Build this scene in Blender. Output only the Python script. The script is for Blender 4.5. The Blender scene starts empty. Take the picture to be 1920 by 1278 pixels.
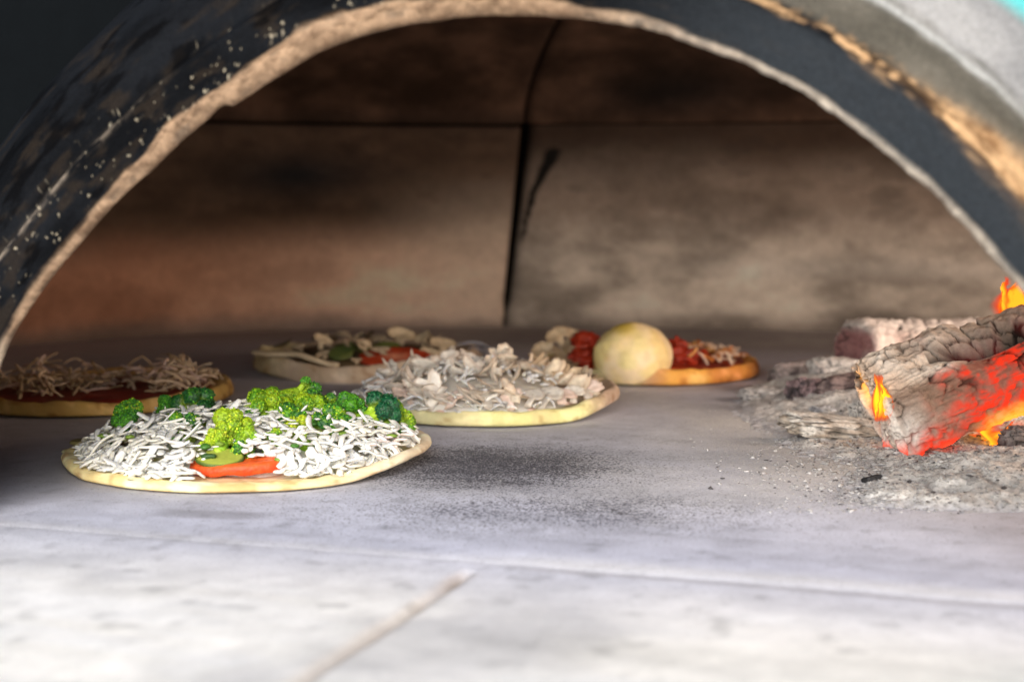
import bpy, math, random
import numpy as np
from mathutils import Vector
random.seed(7)
rng = np.random.default_rng(11)
scene = bpy.context.scene
COL = scene.collection
R_ = math.radians

# ------------------------------------------------------------------ camera model
FPX, CAM_H = 2667.0, 0.186
PITCH = math.atan((639 - 380) / FPX)
CAM = np.array([0, 0, CAM_H])


def ray(px, py):
    x = (px - 960) / FPX
    y = (639 - py) / FPX
    return np.array([x, math.cos(PITCH) + y * math.sin(PITCH), -math.sin(PITCH) + y * math.cos(PITCH)])


def ground(px, py, z=0.0):
    d = ray(px, py)
    return CAM + d * ((z - CAM_H) / d[2])


def at(px, py, Y):
    d = ray(px, py)
    return CAM + d * (Y / d[1])


# oven frame: u to the right along the mouth, v into the oven, origin under the keystone
YAW = R_(-16.84)
UX = np.array([math.cos(YAW), math.sin(YAW), 0])
VX = np.array([-math.sin(YAW), math.cos(YAW), 0])
MO = np.array([-0.014, 0.724, 0.0])
ARC_R, ARC_Z = 0.3207, -0.0432


def O2W(u, v, z):
    u, v, z = np.broadcast_arrays(np.asarray(u, float), np.asarray(v, float), np.asarray(z, float))
    return MO + u[..., None] * UX + v[..., None] * VX + z[..., None] * np.array([0, 0, 1.0])


def W2O(P):
    d = P - MO
    return d @ UX, d @ VX, P[..., 2]


# ------------------------------------------------------------------ numpy noise
def _hash(i, j, k, s=0):
    with np.errstate(over='ignore'):
        h = (i.astype(np.uint32) * np.uint32(374761393) + j.astype(np.uint32) * np.uint32(668265263)
             + k.astype(np.uint32) * np.uint32(2147483647) + np.uint32(s * 97 + 13) * np.uint32(1274126177))
        h = (h ^ (h >> np.uint32(13))) * np.uint32(1274126177)
        h = (h ^ (h >> np.uint32(16))) * np.uint32(2246822519)
        h = h ^ (h >> np.uint32(15))
    return h.astype(np.float64) / 4294967295.0


def vnoise(P, s=0):
    P = np.asarray(P, float)
    I = np.floor(P).astype(np.int64)
    F = P - I
    F = F * F * F * (F * (F * 6 - 15) + 10)
    out = 0
    for a in (0, 1):
        for b in (0, 1):
            for c in (0, 1):
                w = (F[..., 0] if a else 1 - F[..., 0]) * (F[..., 1] if b else 1 - F[..., 1]) * (F[..., 2] if c else 1 - F[..., 2])
                out = out + w * _hash(I[..., 0] + a, I[..., 1] + b, I[..., 2] + c, s)
    return out


def fbm(P, scale=1.0, oct=4, s=0, rough=0.5):
    P = np.asarray(P, float) * scale + 31.7
    a, t, n = 1.0, 0, 0
    for o in range(oct):
        t = t + a * vnoise(P, s + o)
        n += a
        P = P * 2.03 + 5.1
        a *= rough
    return t / n          # 0..1


def worley(P, scale=1.0, s=0):
    P = np.asarray(P, float) * scale + 17.3
    I = np.floor(P).astype(np.int64)
    f1 = np.full(P.shape[:-1], 9.0)
    f2 = f1.copy()
    idv = np.zeros(P.shape[:-1])
    for a in (-1, 0, 1):
        for b in (-1, 0, 1):
            for c in (-1, 0, 1):
                q = [I[..., 0] + a, I[..., 1] + b, I[..., 2] + c]
                d2 = 0
                for n in range(3):
                    d2 = d2 + (q[n] + _hash(*q, s + 5 + n) - P[..., n]) ** 2
                d = np.sqrt(d2)
                near = d < f1
                f2 = np.where(near, f1, np.minimum(f2, d))
                idv = np.where(near, _hash(*q, s + 9), idv)
                f1 = np.where(near, d, f1)
    return f1, f2, idv


def sst(a, b, x):
    t = np.clip((x - a) / (b - a), 0, 1)
    return t * t * (3 - 2 * t)


def mixc(a, b, t):
    a = np.asarray(a, float)
    b = np.asarray(b, float)
    t = np.asarray(t, float)[..., None]
    return a * (1 - t) + b * t


# ------------------------------------------------------------------ materials
def vmat(name, rough=0.8, nscale=0, namt=0.0, bscale=0, bstr=0.0, bdist=0.001, sss=0.0, emis=0.0, alpha=False, spec=0.3, color=None, coat=0.0):
    m = bpy.data.materials.new(name)
    m.use_nodes = True
    nt = m.node_tree
    N, L = nt.nodes, nt.links
    bs = N['Principled BSDF']
    bs.inputs['Roughness'].default_value = rough
    bs.inputs['Specular IOR Level'].default_value = spec
    tc = N.new('ShaderNodeTexCoord')
    if color is None:
        at_ = N.new('ShaderNodeAttribute')
        at_.attribute_name = 'Col'
        c = at_.outputs['Color']
    else:
        rgb = N.new('ShaderNodeRGB')
        rgb.outputs[0].default_value = (*color, 1)
        c = rgb.outputs[0]
    if nscale:
        n = N.new('ShaderNodeTexNoise')
        n.inputs['Scale'].default_value = nscale
        n.inputs['Detail'].default_value = 6
        n.inputs['Roughness'].default_value = 0.65
        L.new(tc.outputs['Object'], n.inputs['Vector'])
        mr = N.new('ShaderNodeMapRange')
        mr.inputs[1].default_value = 0.3
        mr.inputs[2].default_value = 0.7
        mr.inputs[3].default_value = 1 - namt
        mr.inputs[4].default_value = 1 + namt
        L.new(n.outputs['Fac'], mr.inputs[0])
        mx = N.new('ShaderNodeVectorMath')
        mx.operation = 'SCALE'
        L.new(c, mx.inputs[0])
        L.new(mr.outputs[0], mx.inputs['Scale'])
        c = mx.outputs[0]
    L.new(c, bs.inputs['Base Color'])
    if bscale:
        n2 = N.new('ShaderNodeTexNoise')
        n2.inputs['Scale'].default_value = bscale
        n2.inputs['Detail'].default_value = 5
        L.new(tc.outputs['Object'], n2.inputs['Vector'])
        b = N.new('ShaderNodeBump')
        b.inputs['Strength'].default_value = bstr
        b.inputs['Distance'].default_value = bdist
        L.new(n2.outputs['Fac'], b.inputs['Height'])
        L.new(b.outputs[0], bs.inputs['Normal'])
    if sss:
        bs.inputs['Subsurface Weight'].default_value = sss
        bs.inputs['Subsurface Radius'].default_value = (1, .8, .5)
        bs.inputs['Subsurface Scale'].default_value = 0.004
    if coat:
        bs.inputs['Coat Weight'].default_value = coat
        bs.inputs['Coat Roughness'].default_value = 0.15
    if emis:
        ae = N.new('ShaderNodeAttribute')
        ae.attribute_name = 'Emi'
        L.new(ae.outputs['Color'], bs.inputs['Emission Color'])
        bs.inputs['Emission Strength'].default_value = emis
    if alpha:
        aa = N.new('ShaderNodeAttribute')
        aa.attribute_name = 'Emi'
        L.new(aa.outputs['Alpha'], bs.inputs['Alpha'])
    return m


# ------------------------------------------------------------------ object helpers
ORG = {}


def tag(o, label=None, cat=None, group=None, kind=None):
    if label:
        o['label'] = label
    if cat:
        o['category'] = cat
    if group:
        o['group'] = group
    if kind:
        o['kind'] = kind
    return o


def thing(name, loc, label, cat, group=None):
    e = bpy.data.objects.new(name, None)
    e.empty_display_size = 0.03
    e.location = loc
    COL.objects.link(e)
    ORG[e] = np.array(loc, float)
    return tag(e, label, cat, group)


def mk(name, V, F, mat, parent=None, cols=None, emi=None, smooth=True, floats=None):
    """one mesh object from world-space vertices"""
    V = np.asarray(V, float).reshape(-1, 3)
    if parent is not None:
        org = ORG[parent]
    else:
        org = V.mean(0)
        org[2] = V[:, 2].min()
    me = bpy.data.meshes.new(name)
    if isinstance(F, np.ndarray):
        n, k = F.shape
        me.vertices.add(len(V))
        me.vertices.foreach_set('co', (V - org).ravel())
        me.loops.add(n * k)
        me.loops.foreach_set('vertex_index', F.ravel().astype(np.int32))
        me.polygons.add(n)
        me.polygons.foreach_set('loop_start', np.arange(0, n * k, k, dtype=np.int32))
        me.update(calc_edges=True)
        me.validate()
    else:
        me.from_pydata([tuple(p) for p in (V - org)], [], F)
        me.update()
    if smooth:
        me.polygons.foreach_set('use_smooth', np.ones(len(me.polygons), bool))
    for nm, c in (('Col', cols), ('Emi', emi)):
        if c is None:
            continue
        c = np.asarray(c, float)
        if c.ndim == 1:
            c = np.tile(c, (len(V), 1))
        c = c.reshape(len(V), -1)
        if c.shape[1] == 3:
            c = np.c_[c, np.ones(len(V))]
        a = me.color_attributes.new(nm, 'FLOAT_COLOR', 'POINT')
        a.data.foreach_set('color', np.clip(c, 0, 50).ravel())
    for nm, c in (floats or {}).items():
        a = me.attributes.new(nm, 'FLOAT', 'POINT')
        a.data.foreach_set('value', np.asarray(c, float).ravel())
    me.materials.append(mat)
    o = bpy.data.objects.new(name, me)
    COL.objects.link(o)
    if parent is not None:
        o.parent = parent
        ORG[o] = ORG[parent]
    else:
        o.location = org
        ORG[o] = org
    return o


def gridF(nu, nv, closeu=False, flip=False):
    """vertices indexed [i*nv + j]"""
    iu = np.arange(nu if closeu else nu - 1)
    jv = np.arange(nv - 1)
    I, J = np.meshgrid(iu, jv, indexing='ij')
    I2 = (I + 1) % nu
    q = np.stack([I * nv + J, I2 * nv + J, I2 * nv + J + 1, I * nv + J + 1], -1).reshape(-1, 4)
    return q[:, ::-1].copy() if flip else q


_ICO = {}


def ico(sub):
    if sub not in _ICO:
        import bmesh
        bm = bmesh.new()
        bmesh.ops.create_icosphere(bm, subdivisions=sub, radius=1)
        V = np.array([v.co[:] for v in bm.verts])
        F = np.array([[v.index for v in f.verts] for f in bm.faces])
        bm.free()
        _ICO[sub] = (V, F)
    return _ICO[sub]


class Batch:
    def __init__(self):
        self.V, self.F, self.C, self.n = [], [], [], 0

    def add(self, V, F, C):
        V = np.asarray(V, float).reshape(-1, 3)
        C = np.asarray(C, float)
        if C.ndim == 1:
            C = np.tile(C, (len(V), 1))
        self.V.append(V)
        self.F.append(np.asarray(F) + self.n)
        self.C.append(C.reshape(-1, 3))
        self.n += len(V)

    def build(self, name, mat, parent):
        return mk(name, np.concatenate(self.V), np.concatenate(self.F), mat, parent, np.concatenate(self.C))


def frame_from(d):
    d = d / np.linalg.norm(d)
    a = np.array([0, 0, 1.0]) if abs(d[2]) < 0.9 else np.array([1.0, 0, 0])
    x = np.cross(a, d)
    x /= np.linalg.norm(x)
    y = np.cross(d, x)
    return x, y, d


def tube(path, rx, ry=None, nseg=8, twist=0.0):
    """closed tube along path; rx, ry half widths per path point (side, up)"""
    P = np.asarray(path, float)
    n = len(P)
    rx = np.broadcast_to(rx, n)
    ry = rx if ry is None else np.broadcast_to(ry, n)
    T = np.gradient(P, axis=0)
    T /= np.linalg.norm(T, axis=1)[:, None] + 1e-12
    x, y, _ = frame_from(T[0])
    V = []
    for i in range(n):
        x = x - T[i] * (x @ T[i])
        x /= np.linalg.norm(x)
        y = np.cross(T[i], x)
        for k in range(nseg):
            a = 2 * math.pi * k / nseg + twist * i
            V.append(P[i] + x * math.cos(a) * rx[i] + y * math.sin(a) * ry[i])
    V.append(P[0] - T[0] * rx[0] * .3)
    V.append(P[-1] + T[-1] * rx[-1] * .3)
    F = []
    for i in range(n - 1):
        for k in range(nseg):
            k2 = (k + 1) % nseg
            a, b, c, d = i * nseg + k, i * nseg + k2, (i + 1) * nseg + k2, (i + 1) * nseg + k
            F += [[a, b, c], [a, c, d]]
    c0, c1 = n * nseg, n * nseg + 1
    for k in range(nseg):
        k2 = (k + 1) % nseg
        F.append([c0, k2, k])
        F.append([c1, (n - 1) * nseg + k, (n - 1) * nseg + k2])
    return np.array(V), np.array(F)


# ================================================================== SETTING: hearth
def floor_material():
    m = vmat('hearth_stone', rough=0.75, nscale=60, namt=0.10, bscale=700, bstr=0.35, bdist=0.0012, spec=0.25)
    nt = m.node_tree
    N, L = nt.nodes, nt.links
    bs = N['Principled BSDF']
    src = bs.inputs['Base Color'].links[0].from_socket
    tc = next(n for n in N if n.type == 'TEX_COORD')

    def speck(src, scale, attr, lo, hi, color, amt):
        n = N.new('ShaderNodeTexNoise')
        n.inputs['Scale'].default_value = scale
        n.inputs['Detail'].default_value = 3
        n.inputs['Roughness'].default_value = 0.7
        L.new(tc.outputs['Object'], n.inputs['Vector'])
        a = N.new('ShaderNodeAttribute')
        a.attribute_name = attr
        ad = N.new('ShaderNodeMath')
        ad.operation = 'MULTIPLY_ADD'
        L.new(a.outputs['Fac'], ad.inputs[0])
        ad.inputs[1].default_value = amt
        L.new(n.outputs['Fac'], ad.inputs[2])
        mr = N.new('ShaderNodeMapRange')
        mr.inputs[1].default_value = lo
        mr.inputs[2].default_value = hi
        L.new(ad.outputs[0], mr.inputs[0])
        mx = N.new('ShaderNodeMix')
        mx.data_type = 'RGBA'
        L.new(mr.outputs[0], mx.inputs[0])
        L.new(src, mx.inputs[6])
        mx.inputs[7].default_value = (*color, 1)
        return mx.outputs[2]
    s = speck(src, 620, 'soot', 0.64, 0.745, (.05, .05, .065), 0.27)
    s = speck(s, 210, 'soot', 0.72, 0.92, (.09, .09, .11), 0.24)
    s = speck(s, 420, 'ash', 0.67, 0.78, (.75, .75, .74), 0.22)
    L.new(s, bs.inputs['Base Color'])
    return m


def build_floor():
    us = np.concatenate([np.linspace(-1.6, -.62, 12), np.linspace(-.6, -.025, 190), np.linspace(-.022, .022, 30), np.linspace(.025, .6, 190), np.linspace(.62, 1.6, 12)])
    vs = np.concatenate([np.linspace(-1.4, -.27, 10), np.linspace(-.25, -.025, 70), np.linspace(-.022, .022, 40), np.linspace(.025, .45, 130), np.linspace(.46, 1.7, 120)])
    U, V = np.meshgrid(us, vs, indexing='ij')
    P2 = np.stack([U, V, U * 0], -1)
    wig = (fbm(P2, 14, 3, 3) - .5) * .006
    z = (fbm(P2, 5, 3, 1) - .5) * .0012 + (fbm(P2, 90, 3, 2) - .5) * .0006
    # transverse joint between oven floor and apron, and the joint between two apron slabs
    dj = np.abs(V + wig)
    z -= .0003 * np.exp(-(dj / .0026) ** 2)
    z += .0002 * np.exp(-((V + wig - .010) / .007) ** 2) * sst(-.05, .1, U)
    wig2 = (fbm(P2, 22, 3, 9) - .5) * .006
    dp = np.abs(U + .004 - .055 * (V + .05) + wig2)
    front = sst(-.012, -.03, V)
    z -= .0040 * np.exp(-(dp / .0030) ** 2) * front
    W = O2W(U, V, z)
    # colours
    n1 = fbm(P2, 6, 4, 21)
    n2 = fbm(P2, 28, 4, 22)
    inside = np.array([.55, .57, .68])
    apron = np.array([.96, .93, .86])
    base = mixc(inside, apron, sst(.03, -.13, V + (n1 - .5) * .08))  # daylight on the apron put into its paler colour
    base = base * (0.86 + .28 * n2[..., None])
    base = mixc(base, (.30, .30, .34), .45 * sst(.52, .75, n1))
    n4 = fbm(np.stack([U * 4 + V * 1.2, V * 22, 0 * U], -1), 1.0, 5, 25)
    base = mixc(base, base * .72, sst(.52, .68, n4) * .55)
    base = mixc(base, np.clip(base * 1.25, 0, .96), sst(.50, .30, n4) * .5)
    base = mixc(base, base * .55, sst(.64, .74, fbm(P2, 70, 4, 26)) * .5)
    # brown shade painted left of the mouth inside, light falloff painted deep in the oven
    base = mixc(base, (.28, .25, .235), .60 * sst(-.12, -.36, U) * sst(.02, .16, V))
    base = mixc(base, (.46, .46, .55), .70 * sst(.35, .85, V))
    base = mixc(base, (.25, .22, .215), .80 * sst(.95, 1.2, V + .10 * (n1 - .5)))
    # pale mortar and brown joint fill, with a painted lit edge and shadow
    base = mixc(base, (.80, .79, .78), .24 * np.exp(-((V + wig - .004) / .008) ** 2) * sst(.16, .05, U))
    base = mixc(base, (.86, .86, .85), .45 * np.exp(-((V + wig - .011) / .012) ** 2) * sst(-.03, .06, U))  # lit edge of the ledge, painted on
    base = mixc(base, (.30, .29, .30), .45 * np.exp(-((V + wig + .006) / .004) ** 2) * sst(-.02, .05, U))  # painted shadow just below that edge
    base = mixc(base, (.40, .32, .25), .85 * np.exp(-(dp / .0050) ** 2) * front * (.35 + .9 * n2))
    # faint smear in front of the first pizza
    sm = ground(385, 965)
    su, sv, _ = W2O(sm)
    base = mixc(base, (.27, .27, .31), .6 * sst(.045, .02, np.abs(U - su) + .012 * (n2 - .5)) * sst(.016, .006, np.abs(V - sv - .12 * (U - su) + .012 * (n1 - .5))))
    # soot speckle mask
    c = ground(930, 872)
    cu, cv, _ = W2O(c)
    du, dv = W[..., 0] - c[0], W[..., 1] - c[1]
    g = np.exp(-((du / .10) ** 2 + (dv / .095) ** 2))
    c2 = ground(1010, 960)
    g2 = .62 * np.exp(-(((W[..., 0] - c2[0]) / .15) ** 2 + ((W[..., 1] - c2[1]) / .06) ** 2))
    c3 = ground(1630, 935)
    g3 = .8 * np.exp(-(((W[..., 0] - c3[0]) / .03) ** 2 + ((W[..., 1] - c3[1]) / .03) ** 2))
    soot = np.clip(np.maximum(np.maximum(g, g2), g3) * (.15 + 1.0 * n1 + .8 * (fbm(P2 * [1, 2.2, 1], 40, 4, 33) - .3)) + .12, 0, 1)
    soot *= sst(-.13, -.01, V)
    base = mixc(base, (.19, .19, .225), .75 * np.clip(g, 0, 1) * (.6 + .7 * n2))
    ca = ground(1600, 830)
    ash = np.exp(-(((W[..., 0] - ca[0]) / .16) ** 2 + ((W[..., 1] - ca[1]) / .2) ** 2))
    ash = np.clip(ash + .25 * sst(.5, .7, n1), 0, 1)
    base = mixc(base, (.70, .70, .70), np.clip(.75 * ash * (.5 + n2), 0, .8))
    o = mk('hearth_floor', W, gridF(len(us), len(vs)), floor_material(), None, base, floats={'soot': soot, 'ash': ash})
    tag(o, 'grey stone oven floor and pale apron slabs dusted with soot and ash', None, None, 'structure')


build_floor()

# ================================================================== OVEN
oven = thing('pizza_oven', tuple(MO), 'domed wood fired oven with blackened arched mouth and chipped tan lip', 'oven')


def build_arch():
    th = np.linspace(R_(-4), R_(184), 1500)
    prof = [(.1105, .150), (.108, .120), (.098, .072), (.072, .044), (.034, .023), (.012, .0115), (.0014, .0072), (.0, .0062), (.0002, .0042), (.0012, .0022), (.0026, .0008), (.0045, 0)]
    INNER = 7
    prof += [(r, -.0005 - .10 * (r - .0045)) for r in np.linspace(.006, .0272, 34)]
    prof += [(.0285, -.0026), (.0297, -.0018), (.0307, -.0002), (.0317, .0019), (.0330, .0042), (.0345, .0062), (.037, .0072)]
    prof += [(r, .0075 + .9 * (r - .041) ** 1.35 + 14 * max(0, r - .06) ** 2) for r in np.linspace(.041, .100, 60)]
    prof += [(.104, .085), (.108, .105), (.111, .13), (.112, .152)]
    prof = np.array(prof)
    T, K = np.meshgrid(th, np.arange(len(prof)), indexing='ij')
    RHO = prof[K, 0]
    DEP = prof[K, 1]
    # measured unevenness of the opening
    tt = np.degrees(th)
    rr = np.interp(tt, [0, 36, 45, 60, 75, 90, 100, 107, 115, 128, 140, 152, 180], [.0, -.001, -.002, .001, .0027, .002, .0022, .002, -.003, -.007, -.004, .004, .008])
    r0 = ARC_R + rr[:, None]
    u0, z0 = np.cos(T) * ARC_R, np.sin(T) * ARC_R
    S = np.stack([u0, z0, RHO * 3], -1)
    nl = fbm(S, 16, 4, 5)
    nm = fbm(S, 60, 4, 6)
    nf = fbm(S, 210, 3, 7)
    lipw = np.interp(tt, [0, 20, 40, 55, 70, 80, 95, 105, 112, 118, 122, 135, 150, 163, 172, 180], [.002, .0022, .0030, .0030, .0035, .006, .0100, .0115, .011, .0080, .0100, .0048, .0027, .0017, .0005, 0])[:, None]
    lipw = lipw * (.75 + .55 * nm) + (nl - .5) * .002
    inner = K < INNER
    RHOI = RHO
    RHO = np.where(inner, 0, RHO)
    lip = sst(.0012, -.0012, RHO - lipw) * sst(.012, .004, DEP)
    # broken lip: material missing behind a notch near the upper left
    notch = np.exp(-((tt - 118.5) / 1.2) ** 2)[:, None]
    r0 = r0 + 0.0 * T + (nm - .5) * .0034 * sst(.02, .004, RHO) + (nf - .5) * .0012 * sst(.01, .002, RHO) + .0016 * notch * sst(.02, .0, RHO) - .0022 * sst(118, 117, tt)[:, None] * sst(100, 112, tt)[:, None] * sst(.02, 0, RHO)
    DEP = DEP + lip * ((nm - .5) * .007 + (nf - .5) * .0030) + (nl - .5) * .004 * sst(.005, .03, RHO) + (nf - .5) * .0007
    rad = r0 + RHOI
    U, Z = np.cos(T) * rad, np.sin(T) * rad + ARC_Z
    W = O2W(U, DEP, Z)
    right = sst(85, 60, T * 180 / math.pi)  # right side painted lighter, as the sky would light it
    # --- colour
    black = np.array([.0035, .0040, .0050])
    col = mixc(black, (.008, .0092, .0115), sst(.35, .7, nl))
    col = mixc(col, (.024, .018, .013), .5 * sst(.52, .70, fbm(S, 60, 5, 88)))
    col = mixc(col, (.0015, .0015, .0018), .8 * sst(.54, .68, fbm(S, 45, 4, 89)))
    bl = sst(150, 168, T * 180 / math.pi) * sst(.008, .016, RHO) * sst(.034, .026, RHO)
    col = mixc(col, (.010, .014, .022), .8 * bl)
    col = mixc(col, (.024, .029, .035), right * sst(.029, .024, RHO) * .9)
    # olive grey band then pale render with sky light painted in, on the right
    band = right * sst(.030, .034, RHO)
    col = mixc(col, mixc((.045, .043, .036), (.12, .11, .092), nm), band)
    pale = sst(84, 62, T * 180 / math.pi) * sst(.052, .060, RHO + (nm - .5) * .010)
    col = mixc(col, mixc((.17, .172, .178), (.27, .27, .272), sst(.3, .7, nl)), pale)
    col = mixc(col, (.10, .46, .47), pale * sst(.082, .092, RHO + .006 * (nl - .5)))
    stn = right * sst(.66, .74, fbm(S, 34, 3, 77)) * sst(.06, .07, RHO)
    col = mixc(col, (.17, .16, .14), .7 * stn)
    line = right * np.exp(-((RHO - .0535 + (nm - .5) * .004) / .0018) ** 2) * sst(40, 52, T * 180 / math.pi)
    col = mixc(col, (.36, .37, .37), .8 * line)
    # worn tan edge
    we = np.exp(-((RHO - .0306 - .005 * right * sst(60, 25, T * 180 / math.pi) + (nm - .5) * .010 * right) / (.0024 + .0060 * sst(62, 34, T * 180 / math.pi))) ** 2)
    wear_amt = np.where(T * 180 / math.pi < 90, sst(74, 60, T * 180 / math.pi) * 1.4, .75 * sst(118, 140, T * 180 / math.pi) + 1.3 * sst(160, 166, T * 180 / math.pi))
    wn = sst(.42, .62, nm * .6 + nf * .4)
    wn = np.maximum(wn, sst(60, 42, T * 180 / math.pi))
    tan = mixc((.16, .085, .04), (.50, .32, .17), sst(.3, .7, nf * .5 + nm * .5))
    tanl = mixc((.16, .135, .11), (.40, .33, .26), sst(.3, .7, nf))
    we = np.where(inner, 0, we)
    col = mixc(col, np.where((T < math.pi / 2)[..., None], tan, tanl), np.clip(we * wear_amt * wn, 0, 1))
    # pale flecks of flaked soot along the left arch
    f1, f2, idv = worley(np.stack([U, Z, DEP], -1), 360, 3)
    cl = sst(.50, .64, fbm(S, 22, 3, 41))
    dens = (np.exp(-((RHO - .006) / .010) ** 2) * sst(94, 104, T * 180 / math.pi) * .9 * cl + .0 + .20 * sst(104, 96, T * 180 / math.pi) * cl * sst(80, 88, T * 180 / math.pi))
    fl = sst(.0, .05, fbm(np.stack([U, Z, DEP], -1), 470, 3, 44) * .75 + idv * .10 - .632 + dens * .32) * sst(78, 90, T * 180 / math.pi) * sst(.045, .035, RHO) * (DEP < .01)
    col = mixc(col, mixc((.07, .06, .048), (.42, .37, .28), idv ** 1.8), np.clip(fl, 0, 1) * .9)
    DEP2 = -fl * .0009
    W = W + DEP2[..., None] * VX
    # lip
    lt = sst(.25, .75, nm * .5 + nf * .5)
    lc = mixc((.12, .075, .048), (.38, .265, .175), sst(.2, .8, nm * .35 + nf * .45 + .2 * nl))
    lc = mixc(lc, (.10, .08, .065), .6 * sst(.62, .74, nm))
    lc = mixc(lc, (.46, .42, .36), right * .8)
    lc = mixc(lc, (.72, .66, .52), sst(150, 158, T * 180 / math.pi) * .5)
    lipm = lip * sst(.02, .012, DEP)
    col = mixc(col, lc, np.clip(lipm, 0, 1))
    col = mixc(col, (.016, .014, .013), inner * 1.0)
    m = vmat('sooty_render', rough=0.72, nscale=420, namt=0.22, bscale=900, bstr=0.55, bdist=0.0012, spec=0.02)
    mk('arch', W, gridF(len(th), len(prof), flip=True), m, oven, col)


build_arch()

DA, DB, DV = .95, .66, .75          # inner dome plan
SEAM = R_(115.2)


def dome_xyz(phi, r, z, a=DA, b=DB):
    return O2W(np.cos(phi) * r * a, DV + np.sin(phi) * r * b, z)


def wall_rgb(W, nl, nm, nf, kind, left):  # sooty tones; part of the light's fade up the wall is painted in
    x, z = W[..., 0] / W[..., 1] * 2667 + 960, W[..., 2]
    if kind == 'wall':
        dark = mixc((.022, .014, .010), (.06, .04, .028), nm)
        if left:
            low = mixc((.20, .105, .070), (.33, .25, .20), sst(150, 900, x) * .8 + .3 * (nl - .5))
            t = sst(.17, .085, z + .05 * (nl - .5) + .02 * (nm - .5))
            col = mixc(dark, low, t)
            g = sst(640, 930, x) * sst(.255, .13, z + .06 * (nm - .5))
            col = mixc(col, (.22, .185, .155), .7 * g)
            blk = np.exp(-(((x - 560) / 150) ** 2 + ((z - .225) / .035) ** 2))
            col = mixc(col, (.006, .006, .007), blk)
        else:
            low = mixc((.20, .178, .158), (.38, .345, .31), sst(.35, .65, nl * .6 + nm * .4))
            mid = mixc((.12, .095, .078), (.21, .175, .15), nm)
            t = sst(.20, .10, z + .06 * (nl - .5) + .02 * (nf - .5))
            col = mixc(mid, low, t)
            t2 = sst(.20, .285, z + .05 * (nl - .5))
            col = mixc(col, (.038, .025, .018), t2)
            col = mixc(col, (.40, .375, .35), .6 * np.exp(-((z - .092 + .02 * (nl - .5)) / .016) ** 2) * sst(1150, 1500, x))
            # short slanting crack branching from the seam
            xx = np.interp(z, [.13, .20, .262], [978, 1000, 1038])
            wdt = np.interp(z, [.12, .2, .262, .27], [2, 7, 16, 2])
            cr = sst(1.25, .6, np.abs(x - xx + 8 * (nf - .5)) / wdt) * sst(.12, .14, z) * sst(.272, .262, z)
            col = mixc(col, (.004, .004, .004), cr)
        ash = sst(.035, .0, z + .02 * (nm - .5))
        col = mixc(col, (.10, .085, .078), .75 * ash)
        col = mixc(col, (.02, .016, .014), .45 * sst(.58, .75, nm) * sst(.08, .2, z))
    else:
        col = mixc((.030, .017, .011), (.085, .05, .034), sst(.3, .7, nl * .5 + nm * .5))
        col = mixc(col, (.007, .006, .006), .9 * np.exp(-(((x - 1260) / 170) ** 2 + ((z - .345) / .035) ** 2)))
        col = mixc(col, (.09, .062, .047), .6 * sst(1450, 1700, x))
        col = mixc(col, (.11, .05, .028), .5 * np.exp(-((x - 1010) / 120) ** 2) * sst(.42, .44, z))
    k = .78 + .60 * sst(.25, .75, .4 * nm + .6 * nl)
    return np.clip(col * k[..., None] * ((2.3 if left else 1.32) if kind == 'wall' else 1.35), 0, .62)


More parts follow.
